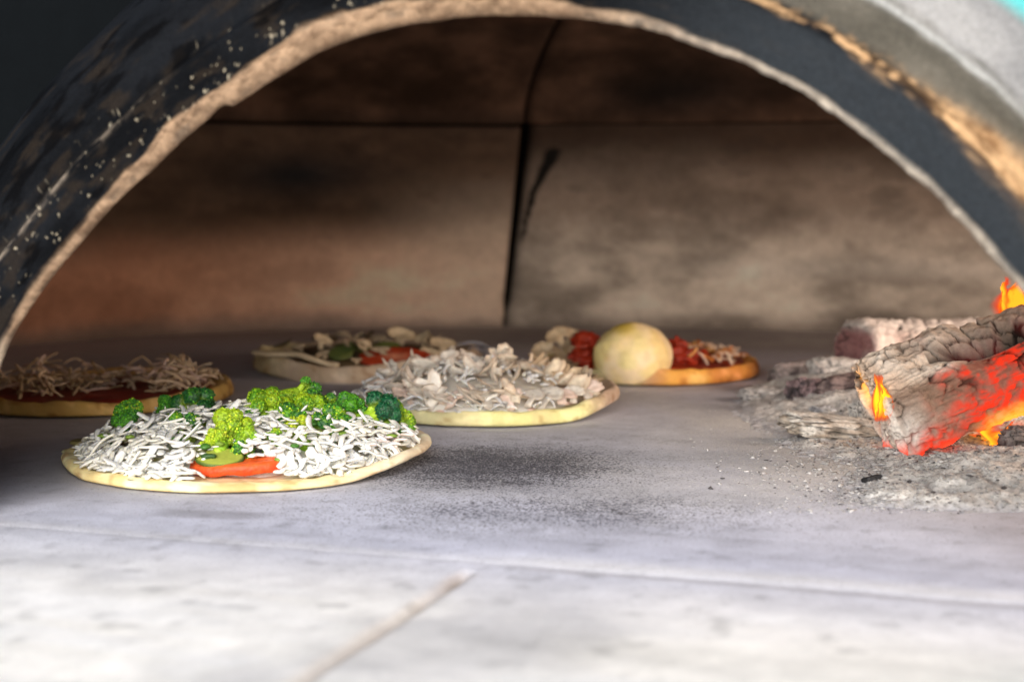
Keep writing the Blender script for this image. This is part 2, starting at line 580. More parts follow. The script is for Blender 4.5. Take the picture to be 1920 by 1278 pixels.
def build_dome():
    m = vmat('refractory', rough=0.85, nscale=70, namt=0.10, bscale=160, bstr=0.5, bdist=0.004, spec=0.2)
    gap = .0052
    for q in range(4):
        p0, p1 = SEAM + q * math.pi / 2 - math.pi / 2, SEAM + q * math.pi / 2
        left = (q == 1)
        near = q in (0, 1)
        nphi, nz = (420, 130) if near else (90, 30)
        for kind in ('wall', 'ceiling'):
            t = np.linspace(0, 1, nphi)
            s = np.linspace(0, 1, nz)
            Tt, Ss = np.meshgrid(t, s, indexing='ij')
            if kind == 'wall':
                z = -.004 + Ss * (.3012 if left else .3035)
                r = 1 - .012 * Ss
                lean = -.034 * Ss
                gw = gap * (.75 + .6 * Ss) * (.15 + .85 * sst(.07, .16, Ss))
            else:
                r = .985 * (1 - Ss) + .01
                z = .302 + .20 * np.power(np.clip(1 - ((r - .01) / .985) ** 2, 0, 1), .62)
                lean = -.034 * (1 - Ss) + 0 * Ss
                gw = gap * .28 / np.maximum(r, .15)
            phi = p0 + gw + (p1 - p0 - 2 * gw) * Tt + lean
            W = dome_xyz(phi, r, z)
            nl, nm, nf = fbm(W * [1, 1, 1.6], 6, 5, 50), fbm(W * [.75, .75, 1.5], 18, 5, 51, .6), fbm(W, 70, 3, 52)
            edge = np.minimum(Tt, 1 - Tt) * (p1 - p0) * .75
            edge = np.minimum(edge, np.minimum(Ss, 1 - Ss) * (.3 if kind == 'wall' else .7))
            ev = np.minimum(Tt, 1 - Tt) * (p1 - p0) * .75
            rnd = .012 * np.exp(-ev / .004) + (.0012 if left else 0) * np.exp(-edge / .004)
            r2 = r * (1 + rnd + .010 * (nl - .5) + .006 * (nm - .5))
            W = dome_xyz(phi, r2, z + (0 if kind == 'wall' else .2 * rnd))
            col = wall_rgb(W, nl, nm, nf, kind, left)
            esoft = np.minimum(Tt, 1 - Tt) * (p1 - p0) * .75 if not left else edge
            col = mixc(col, (.012, .010, .009), ((.85 if kind == 'wall' else .55) if not left else .5) * np.exp(-esoft / (.003 + (.004 if left else 0) * (edge < np.minimum(Tt, 1 - Tt)))))
            F = gridF(nphi, nz)
            if not near or q == 0:
                cen = W.reshape(-1, 3)[F].mean(1)
                u, v, zz = W2O(cen)
                F = F[~((np.hypot(u, zz - ARC_Z) < .50) & (v < .32))]
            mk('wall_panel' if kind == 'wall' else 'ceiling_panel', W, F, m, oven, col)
    # outer shell, painted, with its mouth cut out behind the arch
    phi = np.linspace(0, 2 * math.pi, 901)[:-1]
    s = np.linspace(0, 1, 200)
    Pp, Ss = np.meshgrid(phi, s, indexing='ij')
    k = np.clip((Ss - .35) / .65, 0, 1)
    r = np.cos(k * math.pi / 2) * .999 + .001
    z = np.where(Ss < .35, -.004 + Ss / .35 * .304, .30 + .27 * np.sin(k * math.pi / 2))
    W = dome_xyz(Pp, r, z, DA + .05, DB + .045)
    n = fbm(W, 9, 4, 60)
    u, v, zz = W2O(W)
    col = mixc((.30, .60, .62), (.38, .68, .68), n)
    sootside = sst(.12, -.1, u) * sst(.45, .3, v)
    col = mixc(col, (.003, .004, .005), np.clip(sootside, 0, 1))
    F = gridF(len(phi), len(s), closeu=True, flip=False)
    cen = W.reshape(-1, 3)[F].mean(1)
    u, v, zz = W2O(cen)
    F = F[~((np.hypot(u, zz - ARC_Z) < .418) & (v < .4))]
    sm = vmat('shell_paint', rough=0.8, nscale=60, namt=.08, bscale=300, bstr=.2, spec=.04)
    N, L = sm.node_tree.nodes, sm.node_tree.links
    ge, mx = N.new('ShaderNodeNewGeometry'), N.new('ShaderNodeMix')
    mx.data_type = 'RGBA'
    bc = N['Principled BSDF'].inputs['Base Color']
    L.new(ge.outputs['Backfacing'], mx.inputs[0])
    L.new(bc.links[0].from_socket, mx.inputs[6])
    mx.inputs[7].default_value = (.006, .005, .005, 1)      # inside of the shell blackened so the panel gaps read as shade
    L.new(mx.outputs[2], bc)
    mk('outer_shell', W, F, sm, oven, col)


build_dome()

# ================================================================== food materials
M_dough = vmat('dough', rough=0.62, nscale=160, namt=0.07, bscale=260, bstr=0.35, bdist=0.0015, sss=0.25)
M_cheese = vmat('cheese', rough=0.42, nscale=300, namt=0.05, bscale=500, bstr=0.25, bdist=0.0008, sss=0.3, spec=.4)
M_sauce = vmat('tomato', rough=0.48, nscale=240, namt=0.28, bscale=300, bstr=0.6, bdist=0.0015, spec=.3)
M_mush = vmat('mushroom', rough=0.5, nscale=260, namt=0.14, bscale=350, bstr=0.3, bdist=0.001, sss=0.15)
M_green = vmat('broccoli_green', rough=0.45, nscale=500, namt=0.22, bscale=900, bstr=0.5, bdist=0.001, spec=.45)
M_stem = vmat('broccoli_stem', rough=0.58, nscale=220, namt=0.10, bscale=240, bstr=0.25, bdist=0.001, sss=0.15, spec=.45)
M_onion = vmat('onion', rough=0.30, nscale=200, namt=0.06, bscale=200, bstr=0.2, bdist=0.001, sss=0.4, spec=.5)


# ------------------------------------------------------------------ food shapes
def dough(parent, c, Rx, Ry, t, colf, seed, rim=.004, lift=None, name='dough_base', wob=.03):
    nth, nr = 220, 46
    th = np.linspace(0, 2 * math.pi, nth, endpoint=False)
    p = np.linspace(0, 1, nr)
    T, Pp = np.meshgrid(th, p, indexing='ij')
    ring = np.stack([np.cos(T), np.sin(T), T * 0 + seed], -1)
    out = 1 + wob * 2 * (fbm(ring, 1.6, 4, seed) - .5)
    rp = np.interp(Pp, [0, .62, .70, .78, .83, .87, .92, 1], [0, .86, .93, .975, .993, 1.0, .992, .93])
    zp = np.interp(Pp, [0, .62, .70, .78, .83, .87, .92, 1], [.86, .90, 1.0, .97, .80, .5, .16, .02])
    r = rp * out
    x, y = c[0] + np.cos(T) * r * Rx, c[1] + np.sin(T) * r * Ry
    Q = np.stack([x, y, T * 0], -1)
    n1, n2 = fbm(Q, 38, 3, seed + 1), fbm(Q, 120, 3, seed + 2)
    z = t * zp + rim * np.exp(-((rp - .955) / .035) ** 2) * (zp > .4) * (.3 + 1.4 * n1)
    nT = fbm(ring, 2.6, 4, seed + 5)
    z = z * (1 + .75 * (nT - .5) * sst(.6, .9, rp)) + (n2 - .5) * .0014 * (zp > .3) + .0004
    if lift is not None:
        z = z + lift(T, rp)
    W = np.stack([x, y, z], -1)
    col = colf(T, rp, zp, n1, n2, W)
    n3 = fbm(W, 60, 4, seed + 6)
    col = mixc(col, np.clip(col * 1.3 + .10, 0, .9), sst(.52, .66, n3) * .6)          # floury patches
    col = mixc(col, col * [.62, .48, .36], sst(.60, .72, fbm(W, 95, 3, seed + 7)) * .75)   # toasted spots
    return mk(name, W, gridF(nth, nr, closeu=True), M_dough, parent, col)


def disc_part(parent, name, c, Rx, Ry, zf, col, mat, seed, wob=.08, amp=.004):
    nth, nr = 140, 40
    th = np.linspace(0, 2 * math.pi, nth, endpoint=False)
    p = np.linspace(0, 1, nr)
    T, Pp = np.meshgrid(th, p, indexing='ij')
    out = 1 + wob * 2 * (fbm(np.stack([np.cos(T), np.sin(T), T * 0 + seed], -1), 2.2, 4, seed) - .5)
    x, y = c[0] + np.cos(T) * Pp * out * Rx, c[1] + np.sin(T) * Pp * out * Ry
    Q = np.stack([x, y, T * 0], -1)
    n1, n2 = fbm(Q, 60, 4, seed + 3), fbm(Q, 22, 3, seed + 4)
    z = zf(Pp, T) + (n1 - .5) * amp * sst(1, .9, Pp)
    z = np.where(Pp > .98, zf(Pp, T) - .004, z)
    cc = mixc(col[0], col[1], sst(.3, .7, n2 * .5 + n1 * .5))
    return mk(name, np.stack([x, y, z], -1), gridF(nth, nr, closeu=True), mat, parent, cc)


def shred_geo(p, yaw, L, w, t, bend, pitch, sag, heap=None):
    n = 8
    s = np.linspace(-.5, .5, n)
    ang = yaw + bend * s
    dx = np.cumsum(np.cos(ang)) * L / n
    dy = np.cumsum(np.sin(ang)) * L / n
    dx -= dx.mean()
    dy -= dy.mean()
    z = pitch * s * L + sag * (s * s * 4 - .33) * L * .25
    if heap is not None:
        z = z + heap(p[0] + dx, p[1] + dy) - heap(p[0], p[1])
    path = np.c_[p[0] + dx, p[1] + dy, p[2] + z]
    taper = np.array([.82, 1, 1.02, .96, 1, 1.04, .98, .75])
    return tube(path, w / 2 * taper, t / 2 * taper, 6, twist=random.uniform(-.12, .12))


def shreds(parent, pts, cols, wr=(.0030, .0046), Lr=(.018, .040), zmin=None, keep=100, mat=None, namep='cheese_shred', heap=None):
    """pts: world points where shreds lie; the `keep` frontmost become parts, the rest one stuff part"""
    mat = mat or M_cheese
    geo = []
    for p in pts:
        V, F = shred_geo(p, random.uniform(0, 2 * math.pi), random.uniform(*Lr), random.uniform(*wr), random.uniform(.0013, .0022),
                         random.gauss(0, 1.9), random.gauss(0, .10 if heap is not None and random.random() < .6 else .32), random.gauss(-.12 if heap is not None else -.30, .30), heap)
        if heap is not None and np.hypot((V[:, 0] + .1905) / 1.02, V[:, 1] - 1.022).max() > .127:
            continue
        zfl = zmin(V[:, 0], V[:, 1]) if zmin else .008
        V[:, 2] = np.maximum(V[:, 2], zfl)
        c = np.array(cols[random.randrange(len(cols))]) * random.uniform(.9, 1.06)
        geo.append((V, F, c, p))
    geo.sort(key=lambda g: g[3][1] * 1.0 - g[3][2] * 6.0)
    for V, F, c, p in geo[:keep]:
        mk(namep, V, F, mat, parent, c)
    if len(geo) > keep:
        b = Batch()
        for V, F, c, p in geo[keep:]:
            b.add(V, F, c)
        o = b.build('shredded_cheese', mat, parent)
        o['kind'] = 'stuff'


def floret(parent, head, stem_end, size, cols, stemcol, seed, stem_r=.35, lobes=11, squash=1.0, stem_len_branch=.5):
    """broccoli floret: stem mesh (part) with the bud crown as its sub-part"""
    head, stem_end = np.array(head), np.array(stem_end)
    ax = head - stem_end
    L = np.linalg.norm(ax)
    x, y, d = frame_from(ax)
    rs = np.random.default_rng(seed)
    sb = Batch()
    n = 12
    s = np.linspace(0, 1, n)
    path = stem_end + d * (s * (L - size * .15))[:, None] + x * (np.sin(s * 2.2) * size * .08)[:, None]
    V, F = tube(path, size * stem_r * np.interp(s, [0, .1, .5, 1], [.86, 1, .95, 1.35]), None, 12)
    V = V + (fbm(V, 160, 3, seed)[:, None] - .5) * size * .10
    cc = mixc(np.array(stemcol) * 1.0, np.array(stemcol) * [.75, .95, .6], sst(.3, .7, fbm(V, 120, 3, seed + 1)))
    sb.add(V, F, cc)
    cb = Batch()
    ga = math.pi * (3 - math.sqrt(5))
    for i in range(lobes):
        f = (i + .5) / lobes
        cz = 1 - 1.15 * f
        rr = math.sqrt(max(0, 1 - cz * cz))
        a = i * ga + seed
        dirv = x * rr * math.cos(a) + y * rr * math.sin(a) + d * cz * squash
        dirv = dirv + rs.normal(0, .22, 3)
        lc = head + dirv * size * .62
        lr = size * rs.uniform(.24, .48)
        V0, F0 = ico(4)
        f1, f2, _ = worley(V0 * lr + lc, 2.6 / .0042, seed)
        nn = fbm(V0 * lr + lc, 130, 3, seed + 2)
        disp = 1 + .36 * (nn - .5) + .34 * (.55 - f1)
        V = lc + V0 * (lr * disp)[:, None]
        up = V0 @ (dirv / np.linalg.norm(dirv))
        c0, c1, c2 = [np.array(q) for q in cols]
        col = mixc(c0, c1, sst(.2, .8, nn + .25 * rs.normal()))
        col = mixc(col, c2, sst(.55, .2, f1) * .35 * sst(-.1, .6, up))
        col = mixc(col, np.array(stemcol) * .8, sst(.15, -.6, up) * .8)
        col = col * (.62 + .5 * sst(.75, .25, f1))[:, None]
        cb.add(V, F0, col * .8)
        Vb1, Fb1 = ico(1)
        for q in range(int(75 + 45 * rs.random())):
            dv = rs.normal(size=3)
            dv /= np.linalg.norm(dv)
            if dv @ dirv < -.15 * np.linalg.norm(dirv):
                continue
            br = rs.uniform(.0005, .00105)
            k_ = rs.random()
            bc_ = (c0 * (1 - k_) + c1 * k_) if rs.random() < .75 else c2
            cb.add(lc + dv * lr * (1 + .18 * (rs.random() - .4)) + Vb1 * br, Fb1, np.array(bc_) * rs.uniform(.45, 1.15))
        # little branch
        path = np.linspace(head - d * size * .55, lc, 5)
        Vb, Fb = tube(path, np.linspace(size * stem_r * .55, lr * .5, 5), None, 8)
        sb.add(Vb, Fb, np.array(stemcol))
    o = sb.build('broccoli_floret', M_stem, parent)
    cb.build('floret_crown', M_green, o)
    return o


def mushroom_geo(c, size, yaw, tilt, roll, seed, thick=.0022, bend=.35):
    """thin slice through a button mushroom: cap + stalk outline, bent"""
    out = []
    for a in np.linspace(0, math.pi, 22):
        out.append((math.cos(a) * .62, math.sin(a) * .52))
    out += [(-.60, -.10), (-.42, -.16), (-.20, -.12), (-.17, -.35), (-.19, -.60), (0, -.64), (.19, -.60), (.17, -.35), (.20, -.12), (.42, -.16), (.60, -.10)]
    O = np.array(out) * size
    rs = np.random.default_rng(seed)
    O = O * (1 + .10 * rs.normal(size=O.shape) * .5)
    nr = 7
    fr = np.linspace(0, 1, nr)
    cen = O.mean(0)
    n = len(O)
    top, bot = [], []
    for f in fr:
        ringp = cen + (O - cen) * f
        top.append(ringp)
    top = np.array(top)                                        # nr,n,2
    b = bend * (top[..., 0] / size) ** 2 * size + .15 * bend * np.sin(top[..., 1] / size * 3 + seed) * size
    e = thick * .5 * np.sqrt(np.clip(1 - fr ** 6, 0, 1))[:, None]
    Vt = np.stack([top[..., 0], top[..., 1], b + e], -1)
    Vb = np.stack([top[..., 0], top[..., 1], b - e], -1)
    V = np.concatenate([Vt.reshape(-1, 3), Vb.reshape(-1, 3)])
    q = gridF(nr, n)
    wrap = np.array([[i * n + n - 1, (i + 1) * n + n - 1, (i + 1) * n, i * n] for i in range(nr - 1)])
    Ft = np.concatenate([q, wrap])
    F = np.concatenate([Ft, Ft[:, ::-1] + nr * n])
    F = np.concatenate([F[:, [0, 1, 2]], F[:, [0, 2, 3]]])
    from mathutils import Euler
    M = np.array(Euler((tilt, roll, yaw)).to_matrix())
    rad = np.tile(np.repeat(fr, n), 2)
    cap = np.concatenate([top[..., 1].ravel()] * 2) / size
    return V @ M.T + c, F, rad, cap


def mushroom(parent, c, size, yaw, tilt, roll, seed, face=(.62, .52, .40), edge=(.30, .20, .12), name='mushroom_slice', **k):
    V, F, rad, cap = mushroom_geo(np.array(c), size, yaw, tilt, roll, seed, **k)
    V[:, 2] = np.maximum(V[:, 2], .006)
    col = mixc(face, np.array(face) * .72, sst(.4, .7, fbm(V, 140, 3, seed)))
    col = mixc(col, edge, sst(.82, .97, rad) * .85)
    gill = np.exp(-((cap + .02) / .08) ** 2) * (rad < .9)
    col = mixc(col, np.array(edge) * .8, gill * .55)
    return mk(name, V, F, M_mush, parent, col)


def slab(parent, name, c, ax, ay, nrm, outline, thick, colf, mat, bend=0.0, seed=0):
    """flat slice with rounded rim: outline(theta)->(x,y) in the ax/ay plane"""
    nth, prof = 60, [(0, .5), (.5, .5), (.86, .5), (.96, .38), (1, 0), (.96, -.38), (.86, -.5), (.5, -.5), (0, -.5)]
    th = np.linspace(0, 2 * math.pi, nth, endpoint=False)
    X, Y = outline(th)
    V, Rr = [], []
    ax, ay, nrm = [np.asarray(q, float) for q in (ax, ay, nrm)]
    for i in range(nth):
        for pr, pz in prof:
            x, y = X[i] * pr, Y[i] * pr
            V.append(np.asarray(c) + ax * x + ay * y + nrm * (pz * thick + bend * (x * x)))
            Rr.append((pr, pz))
    V = np.array(V)
    Rr = np.array(Rr)
    V = V + nrm * ((fbm(V, 90, 3, seed)[:, None] - .5) * thick * .5)
    return mk(name, V, gridF(nth, len(prof), closeu=True), mat, parent, colf(V, Rr[:, 0], Rr[:, 1]))


def ring_part(parent, name, c, r, w, yaw, tilt, col, mat, arc=2 * math.pi, seed=0, sx=1.0):
    n = 40
    a = np.linspace(0, arc, n)
    from mathutils import Euler
    M = np.array(Euler((tilt, 0, yaw)).to_matrix())
    P = np.c_[np.cos(a) * r * sx, np.sin(a) * r, .0015 * np.sin(a * 2 + seed)]
    V, F = tube(P @ M.T + np.asarray(c), w * .5, w * .9, 8)
    V[:, 2] = np.maximum(V[:, 2], .007)
    cc = mixc(col, np.array(col) * .8, fbm(V, 150, 3, seed))
    return mk(name, V, F, mat, parent, cc)


def heap_fn(c, Rx, Ry, base, peak, pw=.6):
    def f(x, y):
        r2 = ((x - c[0]) / Rx) ** 2 + ((y - c[1]) / Ry) ** 2
        return base + peak * np.power(np.clip(1 - r2, 0, 1), pw)
    return f


def scatter(c, Rx, Ry, n, heap, dz=(0, .006), rmin=0.0, pw=.5):
    out = []
    for i in range(n):
        r = rmin + (1 - rmin) * random.random() ** pw
        a = random.uniform(0, 2 * math.pi)
        x, y = c[0] + math.cos(a) * r * Rx, c[1] + math.sin(a) * r * Ry
        out.append(np.array([x, y, float(heap(x, y)) + random.uniform(*dz)]))
    return out


# ================================================================== PIZZA A: broccoli, in front
def pizza_broccoli():
    c = np.array([-.1905, 1.022, 0])
    R = .1275
    t = thing('pizza', c, 'raw pizza heaped with white cheese and green broccoli, nearest the mouth', 'pizza', 'pizzas on the oven floor')

    def colf(T, rp, zp, n1, n2, W):
        col = mixc((.86, .74, .42), (.80, .64, .30), sst(.4, .7, n1))
        col = mixc(col, (.90, .84, .62), sst(.9, .6, rp))
        bot = sst(.35, .05, zp)
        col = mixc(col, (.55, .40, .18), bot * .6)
        rt = sst(.5, .95, np.cos(T + .15)) * sst(.85, .95, rp)
        col = mixc(col, mixc((.62, .47, .36), (.75, .62, .50), n2), rt * .7)
        sp = sst(.66, .74, n2) * sst(.88, .95, rp)
        return mixc(col, (.42, .25, .12), sp * .5)

    def lift(T, rp):
        return .008 * sst(.6, 1, np.cos(T)) * sst(.75, 1, rp) + .003 * sst(.7, 1, np.cos(T - math.pi)) * sst(.8, 1, rp)
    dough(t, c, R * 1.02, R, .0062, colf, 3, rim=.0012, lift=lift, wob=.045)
    heap = heap_fn(c + np.array([.004, .004, 0]), .121, .115, .0065, .0215, .55)
    # soft bed of cheese below the loose shreds
    disc_part(t, 'cheese_bed', c + np.array([.004, .004, 0]), .112, .104, lambda p, T: .0005 + .0190 * np.power(np.clip(1 - p ** 2, 0, 1), .6), ((.80, .79, .72), (.86, .85, .81)), M_cheese, 8, amp=.007)
    pts = scatter(c + np.array([.002, -.006, 0]), .121, .119, 720, heap, (.002, .010))
    pts += [np.array([c[0] + math.cos(a) * .113, c[1] + math.sin(a) * random.uniform(.110, .123), .0095 + random.uniform(0, .004)]) for a in [random.uniform(-2.9, -.2) for _ in range(150)]]
    front_gap = at(448, 886, .918)          # the tomato slice shows here
    pts = [p for p in pts if not (abs(p[0] - front_gap[0]) < .030 and p[1] < .927)]
    crumbs = Batch()
    V0, F0 = ico(2)
    for p in scatter(c + np.array([.002, -.004, 0]), .118, .116, 300, heap, (.0, .005)):
        if abs(p[0] - front_gap[0]) < .030 and p[1] < .930:
            continue
        s_ = random.uniform(.0018, .0036)
        V = V0 * np.array([s_ * random.uniform(.8, 1.9), s_ * random.uniform(.8, 1.5), s_ * .7])
        V = V * (1 + 1.1 * (fbm(V0 + p * 400, 1.3, 3, 3) - .5))[:, None] + p
        crumbs.add(V, F0, np.array((.80, .79, .75)) * random.uniform(.86, 1.04))
    lv = Batch()
    Vl, Fl = ico(2)
    for p in scatter(c + np.array([.004, .0, 0]), .108, .105, 80, heap, (.002, .007)):
        s_ = random.uniform(.0015, .0038)
        V = Vl * np.array([s_ * random.uniform(.8, 2.0), s_, s_ * .6]) * (1 + 1.2 * (fbm(Vl + p * 300, 1.5, 3, 5) - .5))[:, None] + p
        lv.add(V, Fl, np.array(random.choice([(.05, .16, .02), (.16, .26, .03), (.10, .10, .04), (.03, .08, .02)])))
    o = lv.build('herb_scraps', M_green, t)
    o['kind'] = 'stuff'
    o = crumbs.build('cheese_crumbs', M_cheese, t)
    o['kind'] = 'stuff'
    cf = at(424, 830, .94)
    pts = [p for p in pts if not (abs(p[0] - cf[0]) < .011 and .915 < p[1] < .960)]
    shreds(t, pts, [(.80, .80, .77), (.79, .77, .68), (.76, .76, .73), (.80, .79, .73), (.78, .79, .76)], zmin=lambda x, y: .0072, keep=98, Lr=(.011, .033), wr=(.0032, .0064), heap=heap)
    lime, mid, dark = (.36, .55, .015), (.10, .36, .015), (.012, .13, .025)
    stem = (.34, .52, .03)
    fl = [  # head px, stem px, Yhead, Ystem, size, colours
        ((240, 779), (243, 815), 1.020, 1.012, .0078, (mid, dark, lime), 21),
        ((238, 800), (246, 822), 1.010, 1.012, .0080, (dark, mid, mid), 22),
        ((372, 776), (385, 806), 1.060, 1.050, .0135, (dark, (.01, .09, .02), mid), 23),
        ((566, 757), (466, 753), 1.068, 1.062, .0115, (dark, mid, mid), 24),
        ((512, 790), (500, 822), 1.030, 1.020, .0120, (mid, lime, lime), 25),
        ((580, 786), (560, 826), 1.035, 1.020, .0120, (mid, lime, lime), 26),
        ((604, 818), (590, 850), 1.000, .990, .0105, (mid, dark, lime), 27),
        ((562, 832), (590, 858), .985, .975, .0115, (lime, (.50, .60, .02), (.55, .62, .03)), 28),
        ((712, 786), (668, 796), 1.030, 1.024, .0132, ((.004, .085, .035), (.006, .11, .04), dark), 29),
        ((742, 794), (700, 800), 1.042, 1.035, .0095, ((.30, .42, .015), mid, lime), 30),
        ((655, 792), (630, 800), 1.050, 1.045, .0085, (mid, lime, mid), 33),
        ((610, 778), (600, 800), 1.060, 1.050, .0090, (mid, dark, lime), 35),
        ((475, 800), (470, 830), 1.020, 1.000, .0080, (mid, dark, lime), 36),
        ((545, 806), (530, 832), 1.000, .990, .0110, (mid, dark, lime), 50),
        ((628, 806), (610, 830), 1.005, .995, .0095, (dark, mid, lime), 51),
        ((520, 842), (545, 862), .960, .955, .0080, (lime, mid, lime), 52),
        ((500, 772), (488, 800), 1.055, 1.045, .0110, (mid, lime, lime), 53),
        ((655, 778), (640, 806), 1.040, 1.035, .0090, (dark, mid, mid), 54),
        ((345, 806), (352, 832), .995, .985, .0090, (mid, dark, lime), 55),
        ((318, 775), (325, 800), 1.060, 1.050, .0080, (dark, mid, mid), 56),
        ((540, 772), (528, 796), 1.050, 1.042, .0090, (lime, mid, lime), 57),
    ]
    for hp, sp, Yh, Ys, size, cols, sd in fl:
        size *= 1.28
        hp, sp = (hp[0], hp[1] - 8), (sp[0], sp[1] - 5)
        floret(t, at(*hp, Yh), at(*sp, Ys), size, cols, stem, sd, stem_r=.34 if sd != 24 else .48, lobes=13)
    # the big cut floret leaning towards the mouth, its stalk facing out
    floret(t, at(436, 806, .962), at(412, 846, .938), .0165, ((.22, .44, .012), (.36, .54, .015), (.55, .66, .03)), (.30, .46, .03), 40, stem_r=.27, lobes=15, squash=.75)
    floret(t, at(412, 822, .948), at(410, 850, .936), .0100, ((.30, .50, .015), (.40, .58, .02), (.55, .64, .03)), (.34, .50, .03), 43, stem_r=.30, lobes=10, squash=.8)
    floret(t, at(456, 828, .948), at(436, 852, .936), .0105, ((.16, .40, .015), (.30, .50, .015), lime), (.28, .45, .03), 44, stem_r=.30, lobes=11, squash=.8)
    floret(t, at(393, 842, .944), at(408, 858, .938), .0080, ((.42, .56, .015), lime, (.55, .64, .03)), (.36, .50, .03), 41, stem_r=.28, lobes=8)
    floret(t, at(450, 852, .940), at(430, 862, .936), .0095, (mid, dark, lime), (.18, .36, .03), 42, stem_r=.30, lobes=9)
    # pale stalk chunks
    for (px, py, Y, s, yw) in [(342, 812, 1.0, .011, .3), (478, 772, 1.05, .010, 1.), (300, 800, 1.04, .007, 2.), (640, 812, 1.02, .008, .5)]:
        p = at(px, py, Y)
        V0, F0 = ico(4)
        V = p + V0 * np.array([s, s * .8, s * .85]) * (1 + .35 * (fbm(V0, 2.2, 3, int(px)) - .5))[:, None]
        mk('stalk_piece', V, F0, M_stem, t, mixc((.30, .42, .05), (.42, .52, .10), fbm(V, 120, 3, 4)))
    # tomato slice seen on edge, olive-green courgette slice above it
    pc = at(450, 885, .932)
    pc[2] = max(pc[2], .0125)

    def tcol(V, pr, pz):
        c_ = mixc((.72, .085, .018), (.80, .16, .03), fbm(V, 130, 3, 6))
        return mixc(c_, (.60, .045, .012), sst(.9, 1, pr) * .8)
    slab(t, 'tomato_slice', pc, (1, 0.0, .05), (0, 1, .05), (-.05, -.05, 1), lambda a: (np.cos(a) * .0335, np.sin(a) * .018), .0072, tcol, M_sauce, seed=3)
    pc = at(412, 868, .930)
    pc[2] = max(pc[2], .018)

    def zcol(V, pr, pz):
        return mixc((.35, .40, .06), (.06, .10, .012), sst(.84, .97, pr))
    slab(t, 'courgette_slice', pc, (1, 0, -.05), (0, .95, .3), (.05, -.3, .95), lambda a: (np.cos(a) * .0165, np.sin(a) * .013), .003, zcol, M_stem, seed=5)
    # flat strips at the left end and reddish ham bits
    for (px, py, Y, lx, ly, cA, cB) in [(205, 868, 1.01, .036, .010, (.78, .72, .50), (.42, .40, .12)), (185, 850, 1.05, .022, .012, (.28, .24, .09), (.20, .17, .07)), (235, 884, .965, .028, .006, (.80, .74, .52), (.50, .46, .16))]:
        p = at(px, py, Y)
        p[2] = max(p[2], .0095)
        slab(t, 'pepper_strip', p, (.98, -.12, .06), (.12, .98, 0), (-.06, 0, 1), lambda a: (np.sign(np.cos(a)) * np.abs(np.cos(a)) ** .5 * lx, np.sin(a) * ly), .0030,
             lambda V, pr, pz, cA=cA, cB=cB: mixc(cA, cB, sst(.3, .7, fbm(V, 110, 3, 9))), M_stem, seed=int(px))
    for (px, py, Y, s) in [(200, 835, 1.02, .008), (700, 826, 1.02, .006), (688, 830, 1.0, .004), (722, 815, 1.03, .006), (352, 884, .94, .004)]:
        p = at(px, py, Y)
        V0, F0 = ico(3)
        V = p + V0 * np.array([s * 1.3, s, s * .6]) * (1 + .8 * (fbm(V0, 2, 3, int(px)) - .5))[:, None]
        mk('ham_piece', V, F0, M_sauce, t, mixc((.42, .14, .10), (.55, .26, .22), fbm(V, 200, 3, 2)))
    # loose rosy onion bits on the right rim
    pts = [np.array([c[0] + .100 + random.gauss(0, .007), c[1] + random.gauss(-.015, .03), .017 + random.uniform(0, .006)]) for _ in range(18)]
    for p in pts:
        V, F = shred_geo(p, random.uniform(0, 6), random.uniform(.008, .018), .0032, .002, random.gauss(0, 2), random.gauss(0, .3), -.3)
        mk('onion_sliver', V, F, M_onion, t, np.array((.72, .60, .56)) * random.uniform(.8, 1.1))


pizza_broccoli()


